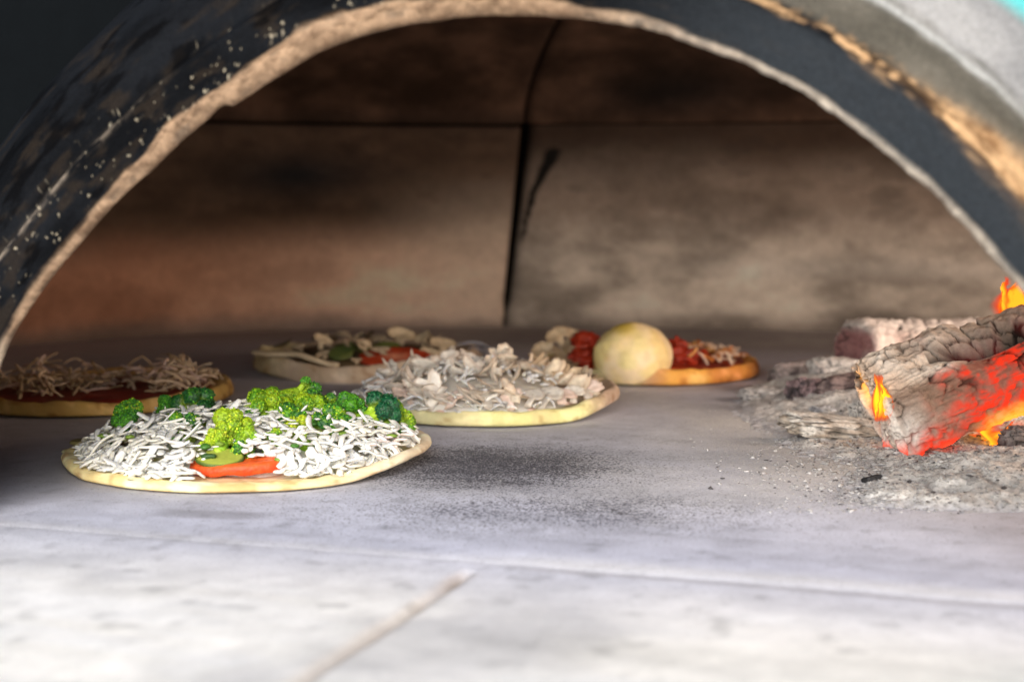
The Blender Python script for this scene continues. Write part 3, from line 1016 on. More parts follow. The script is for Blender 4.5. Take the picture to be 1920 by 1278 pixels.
# ================================================================== PIZZA B: mushrooms, centre
def pizza_mushroom():
    c = np.array([-.022, 1.285, 0])
    t = thing('pizza', c, 'raw pizza piled with cream mushroom slices and onion rings, in the middle of the oven', 'pizza', 'pizzas on the oven floor')

    def colf(T, rp, zp, n1, n2, W):
        col = mixc((.70, .66, .30), (.62, .55, .27), sst(.4, .7, n1))
        col = mixc(col, (.70, .64, .52), sst(.92, .7, rp))
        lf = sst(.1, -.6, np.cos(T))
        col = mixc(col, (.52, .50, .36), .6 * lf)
        rt = sst(.72, .97, np.cos(T + .1)) * sst(.80, .9, rp)
        col = mixc(col, mixc((.40, .26, .22), (.58, .44, .36), n2), rt * .85)
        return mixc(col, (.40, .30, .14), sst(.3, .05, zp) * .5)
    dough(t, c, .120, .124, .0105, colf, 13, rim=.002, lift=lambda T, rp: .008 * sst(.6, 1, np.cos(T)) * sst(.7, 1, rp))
    heap = heap_fn(c + np.array([-.012, .0, 0]), .112, .112, .012, .026, .7)
    disc_part(t, 'cheese_bed', c + np.array([-.012, .0, 0]), .104, .106, lambda p, T: .009 + .022 * np.power(np.clip(1 - p ** 2, 0, 1), .8), ((.74, .73, .68), (.84, .83, .80)), M_cheese, 18)
    pts = scatter(c + np.array([-.012, 0, 0]), .110, .114, 240, heap, (.0, .005))
    shreds(t, pts, [(.70, .71, .72), (.72, .70, .66), (.62, .63, .66)], zmin=lambda x, y: .013, keep=70, Lr=(.010, .022), wr=(.0028, .0050))
    # mushrooms: tan ones to the right and back, pale in front
    rs = random.Random(5)
    spots = []
    for i in range(84):
        a = rs.uniform(0, 2 * math.pi)
        r = rs.random() ** .5
        x, y = c[0] - .004 + math.cos(a) * r * .100, c[1] + math.sin(a) * r * .106
        spots.append((x, y))
    for i, (x, y) in enumerate(spots):
        z = float(heap(x, y)) + rs.uniform(.002, .007)
        rightness = sst(c[0] - .03, c[0] + .06, np.float64(x))
        face = mixc((.86, .83, .78), (.80, .66, .47), float(rightness) * rs.uniform(.3, 1))
        mushroom(t, (x, y, z), rs.uniform(.016, .027), rs.uniform(-1.3, 1.3) + (math.pi if rs.random() < .4 else 0), rs.uniform(.05, .75) * (1 if rs.random() < .6 else -1), rs.gauss(0, .6), i, face=face, edge=face * np.array([.62, .50, .42]), bend=rs.uniform(.1, .6), thick=.0024)
    for i in range(16):                       # pale slices sliding down the front
        a = math.radians(200 + i * 9 + rs.uniform(-4, 4))
        x, y = c[0] + math.cos(a) * .100, c[1] + math.sin(a) * .098
        face = np.array((.80, .76, .70)) * rs.uniform(.85, 1.02) if i % 3 else np.array((.82, .68, .62))
        mushroom(t, (x, y, .022), rs.uniform(.017, .026), rs.uniform(-.7, .7), rs.uniform(.35, .9), rs.gauss(0, .25), 300 + i, face=face, edge=face * np.array([.7, .6, .52]), bend=rs.uniform(.05, .3))
    # peaks standing against the dark
    for px, py, Y, s, ti in [(905, 712, 1.33, .017, 1.1), (975, 716, 1.32, .016, 1.25), (1040, 722, 1.31, .018, .9), (1072, 738, 1.29, .018, 1.3), (860, 724, 1.33, .018, .8), (1035, 757, 1.24, .022, .6), (840, 762, 1.23, .022, .7), (930, 770, 1.215, .020, .8)]:
        face = np.array((.74, .63, .48)) * rs.uniform(.85, 1.1) if px > 880 else np.array((.80, .70, .64))
        mushroom(t, at(px, py, Y), s, rs.uniform(-.6, .6), ti, rs.gauss(0, .35), int(px), face=face, edge=face * np.array([.7, .55, .45]), bend=.5)
    # onion rings at the left
    for px, py, Y, r, w, tl in [(690, 745, 1.28, .010, .0035, .5), (762, 748, 1.24, .014, .0042, .8), (735, 735, 1.29, .012, .0035, .3), (800, 735, 1.31, .013, .0035, .5), (720, 762, 1.24, .010, .0035, .4), (775, 772, 1.20, .011, .004, .3), (700, 762, 1.26, .009, .003, .2)]:
        ring_part(t, 'onion_ring', at(px, py, Y), r, w, random.uniform(0, 3), tl, (.66, .69, .72), M_onion, arc=random.uniform(4.6, 6.28), seed=px)
    # pink ham corners
    for px, py, Y, s in [(830, 778, 1.19, .009), (1000, 770, 1.20, .007), (1065, 757, 1.23, .006), (880, 790, 1.175, .006)]:
        V0, F0 = ico(3)
        V = at(px, py, Y) + V0 * np.array([s * 1.3, s, s * .5]) * (1 + .7 * (fbm(V0, 2, 3, px) - .5))[:, None]
        mk('ham_piece', V, F0, M_mush, t, mixc((.72, .45, .38), (.80, .60, .52), fbm(V, 160, 3, 5)))


pizza_mushroom()


# ================================================================== PIZZA C: back left, thick pale crust
def pizza_tomato():
    c = np.array([-.160, 1.585, 0])
    t = thing('pizza', c, 'thick pale pizza with red tomato slice and dark mushrooms, at the back left', 'pizza', 'pizzas on the oven floor')

    def colf(T, rp, zp, n1, n2, W):
        col = mixc((.58, .47, .36), (.50, .38, .27), sst(.4, .7, n1))
        lf = sst(-.5, -.9, np.cos(T))
        col = mixc(col, (.55, .50, .24), .6 * lf)
        return mixc(col, (.22, .12, .06), sst(.85, .6, rp) * .85)
    dough(t, c, .128, .128, .019, colf, 33, rim=.004, wob=.05, lift=lambda T, rp: -.006 * np.exp(-((T - R_(255)) / .35) ** 2) * sst(.6, .9, rp))
    heap = heap_fn(c, .112, .112, .019, .012, .6)
    disc_part(t, 'mushroom_bed', c, .102, .102, lambda p, T: .015 + .012 * np.power(np.clip(1 - p ** 2, 0, 1), .6), ((.035, .03, .015), (.16, .11, .06)), M_mush, 28)
    rs = random.Random(9)
    for i in range(34):
        a, r = rs.uniform(0, 6.28), rs.random() ** .5 * .098
        x, y = c[0] + math.cos(a) * r, c[1] + math.sin(a) * r
        dk = rs.random() < .35
        face = np.array((.16, .12, .07)) if dk else np.array((.56, .46, .33)) * rs.uniform(.7, 1.15)
        mushroom(t, (x, y, float(heap(x, y)) + rs.uniform(.001, .006)), rs.uniform(.012, .019), rs.uniform(0, 6.3), rs.uniform(0, .7), rs.gauss(0, .35), 100 + i, face=face, edge=face * .5, bend=rs.uniform(.1, .5))
    # long curled strip along the left front, chips on top
    pth = [at(478, 660, 1.50), at(500, 664, 1.49), at(530, 664, 1.485), at(560, 664, 1.48), at(590, 674, 1.475), at(615, 682, 1.475), at(634, 684, 1.475)]
    P = np.array(pth)
    sI = np.linspace(0, len(P) - 1, 24)
    P = np.stack([np.interp(sI, range(len(P)), P[:, k]) for k in range(3)], 1)
    V, F = tube(P, .006, .0028, 8)
    mk('mushroom_slice', V, F, M_mush, t, mixc((.66, .56, .40), (.45, .36, .24), fbm(V, 120, 3, 4)))
    for px, py, Y, s, yw, tl in [(604, 640, 1.54, .018, .4, .9), (608, 664, 1.50, .014, .2, .5), (680, 650, 1.52, .018, 1.0, 1.0), (752, 630, 1.58, .026, .1, .8), (795, 634, 1.56, .018, -.5, 1.1), (830, 648, 1.56, .024, .2, .6), (668, 676, 1.48, .010, .2, .4), (810, 665, 1.50, .022, .2, .5)]:
        mushroom(t, at(px, py, Y), s, yw, tl, rs.gauss(0, .3), px, face=(.60, .49, .34), edge=(.34, .24, .14), bend=.4)
    pc = at(742, 672, 1.492)
    slab(t, 'tomato_slice', pc, (1, 0, .0), (0, .80, .60), (0, -.60, .80), lambda a: (np.cos(a) * .040, np.sin(a) * .016), .007,
         lambda V, pr, pz: mixc(mixc((.36, .045, .012), (.26, .025, .010), fbm(V, 80, 3, 2)), (.80, .42, .26), sst(.2, .5, pz) * sst(.5, .2, pr) * .5), M_sauce, seed=8)
    for px, py, Y, lx in [(652, 655, 1.55, .020), (715, 655, 1.53, .024), (640, 662, 1.50, .014)]:
        slab(t, 'pepper_strip', at(px, py, Y), (.97, .1, .1), (-.1, .8, .5), (0, -.5, .8), lambda a: (np.cos(a) * lx, np.sin(a) * .012), .004,
             lambda V, pr, pz: mixc((.035, .075, .02), (.14, .15, .035), fbm(V, 90, 3, 3)), M_stem, seed=px)
    for px, py, Y, r, yw in [(880, 660, 1.57, .016, .3), (902, 668, 1.56, .014, 1.), (915, 665, 1.58, .012, 2.)]:
        ring_part(t, 'onion_ring', at(px, py, Y), r, .0025, yw, .6, (.30, .29, .33), M_onion, arc=2.6, seed=px, sx=1.5)
    # pinkish bits near the right rim
    for px, py, Y, s in [(850, 668, 1.52, .010), (868, 672, 1.53, .008)]:
        V0, F0 = ico(3)
        V = at(px, py, Y) + V0 * np.array([s * 1.5, s, s * .6])
        mk('ham_piece', V, F0, M_mush, t, mixc((.36, .20, .18), (.45, .30, .26), fbm(V, 160, 3, 5)))


pizza_tomato()


# ================================================================== PIZZA D: back right with the big bubble
def pizza_bubble():
    c = np.array([.147, 1.555, 0])
    t = thing('pizza', c, 'tomato pizza with one big round pale dough bubble on its front rim', 'pizza', 'pizzas on the oven floor')

    def colf(T, rp, zp, n1, n2, W):
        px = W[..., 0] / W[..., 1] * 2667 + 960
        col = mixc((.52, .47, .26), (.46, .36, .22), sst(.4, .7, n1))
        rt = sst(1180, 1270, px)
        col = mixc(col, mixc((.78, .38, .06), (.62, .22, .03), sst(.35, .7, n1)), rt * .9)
        col = mixc(col, (.38, .05, .015), sst(.88, .7, rp))
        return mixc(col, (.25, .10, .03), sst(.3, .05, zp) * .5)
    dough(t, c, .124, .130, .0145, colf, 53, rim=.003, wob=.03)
    disc_part(t, 'tomato_sauce', c, .106, .108, lambda p, T: .0145 + .006 * np.power(np.clip(1 - p ** 2, 0, 1), .6), ((.16, .012, .006), (.34, .04, .010)), M_sauce, 38)
    heap = heap_fn(c, .112, .112, .017, .008, .6)
    rs = random.Random(19)
    # bubble
    pc = at(1186, 669, 1.462)
    r = .0425
    V0, F0 = ico(5)
    rr = 1 + .16 * (fbm(V0, 1.1, 3, 4) - .5) + .05 * (fbm(V0, 4, 3, 5) - .5)
    V = pc + V0 * rr[:, None] * np.array([r * .97, r, r * .86])
    V[:, 2] = np.maximum(V[:, 2], .003)
    n = fbm(V, 40, 3, 7)
    col = mixc((.86, .68, .30), (.90, .74, .50), sst(.38, .62, n))
    col = mixc(col, (.80, .70, .34), sst(.5, .64, fbm(V, 28, 3, 17)) * .8)
    col = mixc(col, (.52, .28, .09), sst(.60, .74, fbm(V, 75, 4, 27)) * .22)
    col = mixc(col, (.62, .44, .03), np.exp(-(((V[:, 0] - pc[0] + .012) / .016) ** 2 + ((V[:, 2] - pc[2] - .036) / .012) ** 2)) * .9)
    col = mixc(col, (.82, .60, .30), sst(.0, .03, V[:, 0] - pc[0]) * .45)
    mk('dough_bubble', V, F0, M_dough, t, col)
    # sauce and tomato beside the bubble
    for px, py, Y, s, sz in [(1096, 650, 1.52, .016, .95), (1090, 672, 1.49, .012, .8), (1266, 660, 1.51, .013, 1.1), (1278, 672, 1.49, .015, .8), (1300, 672, 1.53, .016, .7), (1330, 676, 1.54, .016, .5)]:
        V0, F0 = ico(4)
        V = at(px, py, Y) + V0 * np.array([s, s, s * sz]) * (1 + 1.5 * (fbm(V0, 2.0, 4, px) - .5))[:, None]
        mk('tomato_piece', V, F0, M_sauce, t, mixc((.20, .012, .006), (.36, .035, .010), fbm(V, 100, 3, 2)))
    for px, py, Y, s, yw, tl in [(1018, 660, 1.51, .022, .2, 1.2), (1045, 634, 1.56, .024, .5, 1.0), (1075, 642, 1.54, .020, -.4, .8), (1050, 668, 1.49, .020, .1, .6), (1078, 662, 1.50, .018, .6, .9), (1030, 682, 1.475, .016, .1, .4), (1070, 630, 1.58, .020, .2, 1.1), (1065, 684, 1.47, .018, .3, .3)]:
        mushroom(t, at(px, py, Y), s, yw, tl, rs.gauss(0, .3), px, face=np.array((.60, .48, .33)) * rs.uniform(.75, 1.1), edge=(.34, .23, .14), bend=.5)
    pts = []
    for i in range(90):
        a, q = rs.uniform(0, 6.28), rs.random() ** .5
        x, y = c[0] + .060 + math.cos(a) * q * .048, c[1] + math.sin(a) * q * .085
        pts.append(np.array([x, y, float(heap(x, y)) + rs.uniform(0, .006)]))
    shreds(t, pts, [(.72, .36, .12), (.74, .52, .38), (.60, .20, .05), (.75, .58, .46)], zmin=lambda x, y: .016, keep=90, Lr=(.010, .022), wr=(.003, .006))


pizza_bubble()


# ================================================================== PIZZA E: left edge, tan shreds over red sauce
def pizza_left():
    c = np.array([-.395, 1.345, 0])
    t = thing('pizza', c, 'dim pizza with tan cheese shreds over dark red sauce, cut off by the left edge', 'pizza', 'pizzas on the oven floor')

    def colf(T, rp, zp, n1, n2, W):
        col = mixc((.62, .40, .12), (.50, .30, .08), sst(.4, .7, n1))
        col = mixc(col, (.30, .04, .02), sst(.90, .72, rp))
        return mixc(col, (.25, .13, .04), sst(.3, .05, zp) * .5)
    dough(t, c, .128, .128, .011, colf, 73, rim=.0035)
    disc_part(t, 'tomato_sauce', c, .110, .110, lambda p, T: .0105 + .003 * np.power(np.clip(1 - p ** 2, 0, 1), .6), ((.13, .012, .010), (.26, .03, .018)), M_sauce, 48)
    rs = random.Random(29)
    pts = []
    cl = [(-.10, -.03, .03), (-.055, .02, .04), (-.03, -.055, .032), (0.01, -.02, .036), (.065, -.01, .036), (.078, -.035, .028), (.03, .04, .045), (-.02, .06, .05), (.085, .01, .03)]
    for i in range(250):
        x0, y0, sd = rs.choice(cl)
        x, y = rs.gauss(x0, sd * .55), rs.gauss(y0, sd * .6)
        if math.hypot(x, y) > .112:
            continue
        pk = .006 + .020 * math.exp(-((x - .07) / .045) ** 2) + .012 * math.exp(-((x + .06) / .05) ** 2)
        pts.append(np.array([c[0] + x, c[1] + y, .014 + rs.random() * pk]))
    shreds(t, pts, [(.56, .42, .28), (.62, .47, .34), (.66, .48, .40), (.45, .33, .20)], zmin=lambda x, y: .0125, keep=100, Lr=(.018, .042), wr=(.0026, .0042))


pizza_left()

# ================================================================== FIRE
M_log = vmat('burning_wood', rough=0.9, nscale=260, namt=0.20, bscale=420, bstr=0.5, bdist=0.002, emis=1.0, spec=.15)
M_ash = vmat('ash', rough=1.0, nscale=380, namt=0.30, bscale=700, bstr=0.45, bdist=0.0015, spec=.05)
M_coal = vmat('charcoal', rough=0.95, nscale=300, namt=0.30, bscale=380, bstr=0.8, bdist=0.003, spec=.1)
M_flame = vmat('flame_glow', rough=1.0, emis=1.0, alpha=True, spec=0.0)


def build_log(name, P0, axis, L, poly, label, front=True, sd=0, ns=300, nt=220):
    """split log: polygonal cross section (away, up) swept along axis, with a rounded left end"""
    P0, axis = np.array(P0, float), np.array(axis, float)
    axis /= np.linalg.norm(axis)
    away = np.cross([0, 0, 1.0], axis)
    away /= np.linalg.norm(away)
    up = np.cross(axis, away)
    poly = np.array(poly)
    cl = np.r_[poly, poly[:1]]
    seg = np.r_[0, np.cumsum(np.linalg.norm(np.diff(cl, axis=0), axis=1))]
    per = seg[-1]
    tt = np.linspace(0, per, nt, endpoint=False)
    sec = np.stack([np.interp(tt, seg, cl[:, k]) for k in (0, 1)], 1)
    ker = np.hanning(13)
    ker /= ker.sum()
    sec = np.stack([np.convolve(np.r_[sec[-6:, k], sec[:, k], sec[:6, k]], ker, 'valid') for k in (0, 1)], 1)
    cen = sec.mean(0)
    size = np.abs(sec - cen).max()
    ncap = 46
    q = np.r_[np.linspace(0.02, 1, ncap), np.ones(ns)]
    ss = np.r_[size * .22 * (1 - np.sqrt(1 - np.linspace(0, 1, ncap) ** 6)), np.linspace(size * .22, L, ns)]
    B = cen[0] + (sec[None, :, 0] - cen[0]) * q[:, None]
    Cc = cen[1] + (sec[None, :, 1] - cen[1]) * q[:, None]
    S = np.broadcast_to(ss[:, None], B.shape).copy()
    X = np.stack([S, B, Cc], -1)
    f1, f2, idv = worley(X * [1.0, 1.6, 1.6], 62, sd)
    f1b, f2b, _ = worley(X * [.30, 2.0, 2.0] + .006 * fbm(X, 40, 3, sd + 30)[..., None], 95, sd + 20)
    crack = sst(.12, .02, f2 - f1 + .10 * (fbm(X, 120, 3, sd + 9) - .5)) * sst(.40, .58, fbm(X, 26, 3, sd + 3))
    fine = sst(.12, .02, f2b - f1b)
    nl, nm, nf = fbm(X, 18, 4, sd + 1), fbm(X, 62, 4, sd + 2), fbm(X, 190, 3, sd + 4)
    endm = sst(.985, .90, q)[:, None] + 0 * B
    disp = (nl - .5) * .012 + (nm - .5) * .008 + (nf - .5) * .0034 - crack * .0060 - fine * .0014
    rad = np.stack([0 * B, B - cen[0], Cc - cen[1]], -1)
    rl = np.linalg.norm(rad, axis=-1, keepdims=True) + 1e-9
    nrm = rad / rl * (1 - endm[..., None] * .8) - np.array([1, 0, 0]) * endm[..., None]
    # long cleft on the sloping top
    cl_s = sst(.035, .10, S)
    if front:
        ridge = (B - .024 - .10 * np.clip(S - .04, 0, .1) + .006 * (nm - .5)) / (.0035 + .020 * cl_s)
        cleft = np.exp(-ridge ** 2) * sst(.028, .050, S) * sst(.035, .045, Cc)
        ridge2 = (B - .037 + .006 * (nm - .5)) / .003
        cleft2 = np.exp(-ridge2 ** 2) * sst(.03, .045, S) * sst(.09, .07, S) * sst(.035, .045, Cc) * .5
        disp = disp - cleft * (.006 + .030 * cl_s) - cleft2 * .006
    else:
        cleft = cleft2 = 0 * B
    X2 = X + nrm * disp[..., None]
    if front:   # hollow burnt into the end
        hol = np.exp(-(((B - .060) / .016) ** 2 + ((Cc - .036) / .022) ** 2)) * endm
        X2[..., 0] += hol * .022
    W = P0 + X2[..., 0:1] * axis + X2[..., 1:2] * away + X2[..., 2:3] * up
    # colour
    h = (Cc - sec[:, 1].min()) / np.ptp(sec[:, 1])
    if front:
        col = mixc((.66, .53, .43), (.95, .86, .77), sst(.3, .7, nl * .4 + nm * .6))
        col = mixc(col, (.58, .37, .32), .55 * sst(.50, .66, fbm(X, 30, 3, sd + 8)) * sst(.03, .07, S))
        frontf = sst(.012, .002, B) * (1 - endm)
        mott = mixc((.17, .105, .07), (.36, .25, .19), nm)
        col = mixc(col, mott, frontf * .9)
        col = mixc(col, (.66, .63, .60), endm * .7 * sst(.35, .6, nm))
        col = mixc(col, (.70, .68, .66), np.exp(-(((S - .012) / .012) ** 2 + ((Cc - .018) / .016) ** 2)) * .9)
    else:
        col = mixc((.46, .37, .35), (.72, .65, .62), sst(.3, .7, nm))
        col = mixc(col, mixc((.20, .085, .095), (.36, .17, .18), nm), endm * .9 * sst(.22, .38, nl))
        col = mixc(col, (.60, .57, .56), sst(.80, .95, h) * .6 + .6 * endm * sst(.80, .97, q)[:, None])
        frontf = 0 * B
    col = mixc(col, (.018, .014, .013), np.clip(crack * .9 + .85 * np.clip(cleft * 1.2, 0, 1) * (S > .05) + .6 * cleft2, 0, 1))
    col = col * (1.08 - .20 * fine)[..., None]
    # glow
    E = np.zeros(B.shape + (3,))
    if front:
        lowr = sst(.022, .075, S + .020 * (nm - .5)) * frontf
        low = sst(.36, .02, h + .22 * (nl - .5)) * frontf * sst(.0, .02, S)
        g = np.clip(np.maximum(lowr, low), 0, 1) * (.14 + 1.2 * sst(.36, .64, nf * .5 + nm * .5)) * (1 - .6 * fine) * (1 - .7 * crack)
        yel = sst(.24, .02, h + .12 * (nm - .5)) * frontf * sst(.05, .08, S)
        E += g[..., None] * np.array([.85, .035, .010]) + yel[..., None] * np.array([1.6, .55, .02])
        E += (np.clip(cleft * cl_s, 0, 1) * sst(.5, .75, nm))[..., None] * np.array([.10, .006, .006])
        ed = endm * sst(.30, .10, h) * (crack * .5 + sst(.5, .62, nm)) + sst(.12, .02, h) * (S < .05) * sst(.45, .6, nm)
        E += np.clip(ed, 0, 1)[..., None] * np.array([.9, .07, .03])
        E += (np.clip(hol * 1.3, 0, 1) * sst(.020, .040, Cc))[..., None] * np.array([2.2, .85, .03])
        E += (np.clip(hol, 0, 1) * sst(.036, .018, Cc))[..., None] * np.array([.25, .015, .03])
        col = mixc(col, (.05, .012, .008), np.clip(g * .9 + hol + .8 * np.clip(ed, 0, 1), 0, 1))
    E = np.c_[E.reshape(-1, 3), np.ones(E.size // 3)]
    o = mk(name, W, gridF(len(q), nt).copy(), M_log, None, col, E)
    # close the ring (grid is open in t) by adding the wrap quads
    me = o.data
    n0 = len(me.polygons)
    add = [(i * nt + nt - 1, (i + 1) * nt + nt - 1, (i + 1) * nt, i * nt) for i in range(len(q) - 1)]
    add.append(tuple(range(nt)))
    k0 = len(me.loops)
    import bmesh
    bm = bmesh.new()
    bm.from_mesh(me)
    bm.verts.ensure_lookup_table()
    for f in add:
        try:
            ff = bm.faces.new([bm.verts[i] for i in f])
            ff.smooth = True
        except ValueError:
            pass
    last = (len(q) - 1) * nt
    try:
        bm.faces.new([bm.verts[last + i] for i in range(nt)])
    except ValueError:
        pass
    bmesh.ops.recalc_face_normals(bm, faces=bm.faces)
    bm.to_mesh(me)
    bm.free()
    return tag(o, label, 'log', 'burning logs')


p0 = ground(1668, 858)
tilt = R_(22)
build_log('burning_log', (p0[0] + .005, 1.003, .000), (math.cos(tilt), .10, math.sin(tilt)), .34,
          [(0, 0), (-.004, .022), (.000, .046), (.022, .060), (.048, .074), (.066, .068), (.078, .045), (.070, .012), (.040, -.004)],
          'ash crusted split log with glowing red face, at the right edge', front=True, sd=3)
p1 = ground(1560, 712)
build_log('burning_log', (p1[0] + .016, 1.39, .006), (.88, .47, -.02), .24,
          [(0, 0), (-.006, .03), (.0, .053), (.02, .062), (.05, .060), (.066, .038), (.058, .002), (.03, -.004)],
          'smaller purple charred log behind the glowing one, white ash on its end', front=False, sd=31, ns=160, nt=160)


# ash bed -----------------------------------------------------------
ASH = {}


def ash_height(x, y):
    i, j = np.searchsorted(ASH['xs'], x), np.searchsorted(ASH['ys'], y)
    if 0 < i < len(ASH['xs']) and 0 < j < len(ASH['ys']):
        return max(0.0, float(ASH['z'][i, j]))
    return 0.0


def build_ash():
    xs = np.linspace(.12, .80, 360)
    ys = np.linspace(.78, 1.62, 400)
    X, Y = np.meshgrid(xs, ys, indexing='ij')
    P = np.stack([X, Y, 0 * X], -1)
    nl, nm, nf = fbm(P, 14, 4, 81), fbm(P, 55, 4, 82), fbm(P, 170, 3, 83)

    def blob(px, py, rx, ry, h):
        g = ground(px, py)
        return h * np.exp(-(((X - g[0]) / rx) ** 2 + ((Y - g[1]) / ry) ** 2))
    m = blob(1800, 938, .10, .045, .009) + blob(1690, 905, .06, .045, .006) + blob(1480, 780, .07, .10, .006) + blob(1930, 900, .07, .07, .020) + blob(1600, 760, .055, .11, .018) + blob(1500, 740, .05, .07, .010) + blob(1590, 840, .07, .08, .008) + blob(1800, 780, .12, .18, .022) + blob(1900, 700, .2, .2, .03)
    m = m + blob(1590, 700, .03, .05, .018)
    z = m * (.55 + .9 * nl) + (nm - .5) * .010 * sst(0, .010, m) + (nf - .5) * .0045 * sst(0, .006, m) - .0046 - .003 * (nl - .5) - .006 * sst(.35, .7, nm) * sst(.010, .003, m)
    z = np.minimum(z, .05)
    ASH.update(xs=xs, ys=ys, z=z)
    W = np.stack([X, Y, z], -1)
    col = mixc((.54, .535, .53), (.80, .79, .775), sst(.3, .7, nl * .5 + nm * .5))
    col = mixc(col, (.34, .29, .30), .6 * sst(1.18, 1.32, Y) * sst(.4, .6, nl))
    dk = sst(.60, .72, fbm(P, 48, 4, 84))
    col = mixc(col, (.14, .13, .135), dk * .55)
    col = mixc((.50, .50, .54), col, sst(.0, .006, z + .004 * (nm - .5)))
    F = gridF(len(xs), len(ys))
    zz = z.ravel()[F].max(1)
    F = F[zz > -.003]
    o = mk('ash_bed', W, F, M_ash, None, col)
    tag(o, 'loose pale grey wood ash spread under and around the burning logs', 'ash', None, 'stuff')


build_ash()


def chunk(px, py, Y, sx, sy, sz, yaw, cA, cB, label, sd, z0=None, emb=0.0):
    p = at(px, py, Y)
    V0, F0 = ico(5)
    from mathutils import Euler
    B = np.sign(V0) * np.abs(V0) ** .62                           # blocky
    B = B / np.abs(B).max() * 1.0
    f1, f2, idv = worley(B, 1.9, sd)
    d = 1 + .50 * (fbm(B, 1.5, 4, sd) - .5) + .22 * (fbm(B, 5, 3, sd + 1) - .5) - .16 * sst(.14, .02, f2 - f1)
    M = np.array(Euler((random.uniform(-.15, .15), random.uniform(-.15, .15), yaw)).to_matrix())
    V = (B * d[:, None] * np.array([sx, sy, sz])) @ M.T
    lowest = V[:, 2].min()
    base = z0 if z0 is not None else max(.0, p[2] - sz)
    V = V + np.array([p[0], p[1], base - lowest - .003])
    n = fbm(V, 120, 4, sd + 2)
    upn = (V[:, 2] - V[:, 2].min()) / np.ptp(V[:, 2])
    col = mixc(cA, cB, sst(.35, .65, n + .35 * (upn - .5)))
    col = mixc(col, (.02, .018, .018), sst(.12, .02, f2 - f1) * .8)
    o = mk('charcoal_chunk', V, F0, M_coal, None, col)
    return tag(o, label, 'charcoal', 'charcoal chunks in the ash')


pale, purp, dkc = (.56, .55, .54), (.30, .22, .24), (.08, .07, .08)
chunk(1566, 822, 1.10, .042, .018, .0075, .05, (.38, .33, .28), (.74, .72, .69), 'long flat ash coated ember lying left of the glowing log', 1, .004)
chunk(1508, 752, 1.27, .016, .015, .012, .4, dkc, purp, 'small dark purple ember left of the broad one, below the ridged one', 2, .006)
chunk(1590, 746, 1.25, .028, .018, .013, -.1, (.10, .075, .08), (.30, .235, .235), 'broad brown charred ember touching the left side of the glowing log', 3, .008)
chunk(1484, 706, 1.40, .022, .015, .012, .2, (.13, .105, .11), (.36, .31, .31), 'ridged grey ember nearest the tomato pizza', 4, .006)
chunk(1575, 702, 1.36, .032, .020, .016, .0, (.46, .44, .45), (.66, .65, .65), 'mound shaped white ash lump below the end of the purple log', 5, .006)
chunk(1425, 738, 1.33, .020, .014, .007, .3, (.30, .29, .30), (.56, .55, .56), 'low pale grey lump at the left tip of the ash', 6, .0)
chunk(1612, 808, 1.13, .009, .008, .008, .7, (.50, .49, .48), (.72, .71, .70), 'tiny white lump resting on the long flat ember', 7, .014)
chunk(1640, 934, .93, .009, .006, .0030, .1, (.012, .012, .014), (.06, .06, .065), 'flat black crumb of charcoal in the ash below the glowing log', 8, .002)
chunk(1912, 888, .99, .014, .014, .012, .2, (.12, .10, .10), (.34, .30, .29), 'grey brown lump at the right edge under the glowing log', 9, .008)
chunk(1545, 778, 1.20, .012, .010, .006, .2, (.30, .31, .36), (.60, .62, .66), 'small bluish white lump in front of the dark purple ember', 10, .004)


def ash_flakes():
    b = Batch()
    V0, F0 = ico(1)
    rs = np.random.default_rng(77)
    for i in range(14000):
        g = ground(rs.normal(1670, 120), 790 + abs(rs.normal(0, 75)) + rs.normal(0, 35)) if i % 2 else ground(rs.uniform(1470, 1960), rs.uniform(700, 985))
        if i % 2 == 0 and ash_height(g[0], g[1]) < .0006:
            continue
        if g[0] < .12 or g[0] > .6 or g[1] < .84 or g[1] > 1.5:
            continue
        s_ = rs.uniform(.0002, .0009) * (2.2 if rs.random() < .08 else 1)
        V = V0 * np.array([s_ * rs.uniform(.7, 1.8), s_ * rs.uniform(.7, 1.6), s_ * .5]) * (1 + rs.normal(0, .38, (len(V0), 1)))
        V[:, 2] += s_ * .45
        k = rs.random()
        cc = np.array((.58, .575, .58)) * rs.uniform(.5, 1) if k < .66 else (np.array((.38, .36, .36)) if k < .92 else np.array((.09, .085, .09)))
        V[:, 2] += ash_height(g[0], g[1])
        b.add(V + g, F0, cc)
    o = mk('ash_flakes', np.concatenate(b.V), np.concatenate(b.F), M_ash, None, np.concatenate(b.C))
    tag(o, 'scattered crumbs and flakes of ash on the stone left of the logs', 'ash', None, 'stuff')


ash_flakes()


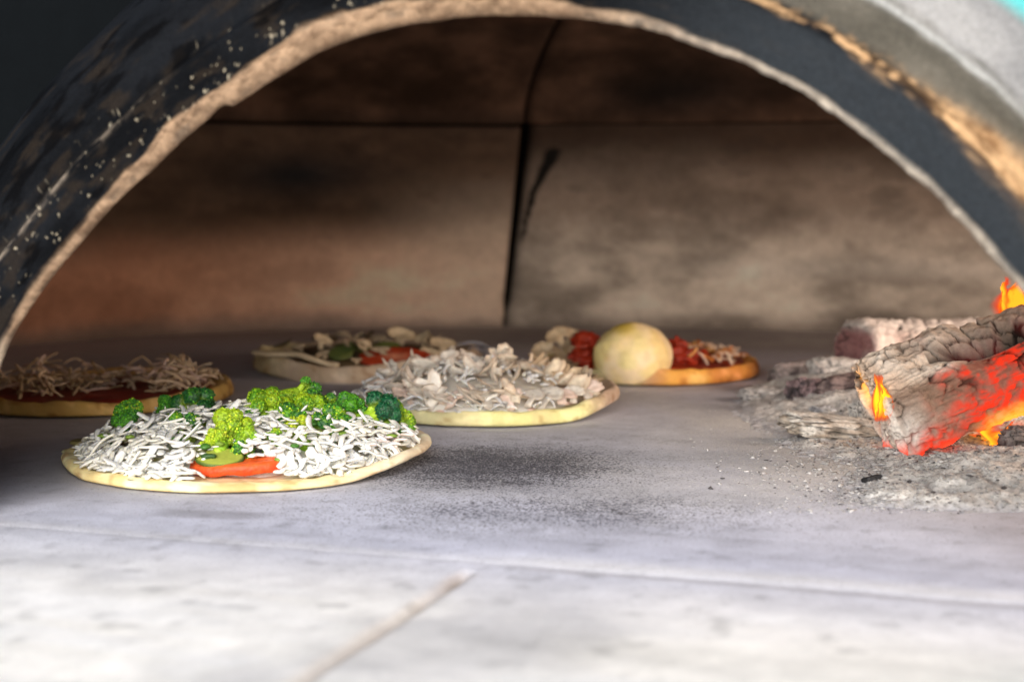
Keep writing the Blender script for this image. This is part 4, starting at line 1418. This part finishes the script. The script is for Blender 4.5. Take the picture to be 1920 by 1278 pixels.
# flames ------------------------------------------------------------
def flame(px, py, Y, w, h, lean, label, cA, cB, sd, strength=1.0):
    """curved emissive sheets, thinning to nothing at their rims"""
    p = at(px, py, Y)
    Vs, Fs, Es, n0 = [], [], [], 0
    for k, yaw in enumerate((.15, 1.35, -.9)):
        a = np.linspace(-1, 1, 30)
        t = np.linspace(0, 1, 44)
        A, T = np.meshgrid(a, t, indexing='ij')
        nz = fbm(np.stack([A * .8 + k * 3, T * 2.2, 0 * A + sd], -1), 1.6, 3, sd)
        wid = w * (np.sin(np.clip(T * 1.02 + .10, 0, 1) * math.pi) ** .8) * (1 - .45 * T) * (.75 + .3 * k % 2)
        xx = A * wid + (nz - .5) * w * 1.2 * T + lean * T * T * h
        yy = (1 - A * A) * w * .3 + (nz - .5) * w * .6
        zz = T * h + (nz - .5) * h * .12
        cy, sy = math.cos(yaw), math.sin(yaw)
        Vv = np.stack([p[0] + xx * cy - yy * sy, p[1] + xx * sy + yy * cy, p[2] + zz], -1)
        core = (1 - A * A) ** 1.0 * np.sin(np.clip(T + .02, 0, 1) * math.pi) ** .6
        e = mixc(cA, cB, sst(.35, .9, core + .5 * (nz - .5))) * strength
        ns_ = fbm(np.stack([A * 2.6 + k * 5, T * 1.6, 0 * A + sd], -1), 1.8, 4, sd + 6)
        al = np.clip(core * 1.9 * sst(.30, .62, .5 * nz + .5 * ns_ + .22 * core), 0, 1)
        Es.append(np.c_[e.reshape(-1, 3), al.ravel()])
        Vs.append(Vv.reshape(-1, 3))
        Fs.append(gridF(30, 44) + n0)
        n0 += Vs[-1].shape[0]
    o = mk('flame', np.concatenate(Vs), np.concatenate(Fs), M_flame, None, (0, 0, 0), np.concatenate(Es))
    return tag(o, label, 'flame', 'flames of the log fire')


flame(1892, 604, 1.09, .015, .036, .25, 'small orange flame licking up from the top of the glowing log', (.95, .06, .01), (1.8, .62, .03), 2)
flame(1650, 790, 1.010, .010, .034, -.1, 'yellow flame at the hollow left end of the glowing log', (.9, .12, .03), (2.0, .95, .03), 5)
flame(1885, 862, 1.06, .042, .030, .6, 'wide yellow flame under the raised right side of the glowing log', (1.0, .10, .015), (2.0, .72, .03), 8)

# ================================================================== LIGHT, WORLD, CAMERA
w = bpy.data.worlds.new('World')
scene.world = w
w.use_nodes = True
nt = w.node_tree
sky = nt.nodes.new('ShaderNodeTexSky')
sky.sky_type = 'NISHITA'
sky.sun_disc = False
SUN_EL, SUN_AZ = R_(23), R_(190)
sky.sun_elevation = SUN_EL
sky.sun_rotation = SUN_AZ
sky.air_density = 1.0
sky.dust_density = 2.0
bg = nt.nodes['Background']
bg.inputs['Strength'].default_value = 0.15
nt.links.new(sky.outputs[0], bg.inputs['Color'])

sun = bpy.data.lights.new('sun', 'SUN')
sun.energy = 5.0
sun.angle = R_(56)
sun.color = (1.0, .975, .95)
so = bpy.data.objects.new('sun', sun)
COL.objects.link(so)
sv = Vector((math.sin(SUN_AZ) * math.cos(SUN_EL), math.cos(SUN_AZ) * math.cos(SUN_EL), math.sin(SUN_EL)))
so.rotation_euler = (-sv).to_track_quat('-Z', 'Y').to_euler()
so.location = (-.3, -1, 1)

# log fire's light, boosted and set beyond the logs as added interior fill
fl = bpy.data.lights.new('fire_fill', 'POINT')
fl.energy = 13.0
fl.shadow_soft_size = .10
fl.color = (1.0, .79, .62)
fo = bpy.data.objects.new('fire_fill', fl)
COL.objects.link(fo)
fo.location = (.74, 1.10, .21)

cam = bpy.data.cameras.new('camera')
cam.sensor_width = 36
cam.lens = FPX * 36 / 1920
cam.clip_start = .01
cam.clip_end = 100
cam.dof.use_dof = True
cam.dof.focus_distance = 1.0
cam.dof.aperture_fstop = 5.6
co = bpy.data.objects.new('camera', cam)
COL.objects.link(co)
co.location = CAM
co.rotation_euler = (math.pi / 2 - PITCH, 0, 0)
scene.camera = co

scene.render.engine = 'CYCLES'
scene.cycles.max_bounces = 8
scene.cycles.diffuse_bounces = 5
scene.cycles.use_denoising = True
scene.view_settings.view_transform = 'Standard'
scene.view_settings.look = 'None'
scene.view_settings.exposure = 0
scene.view_settings.gamma = 1
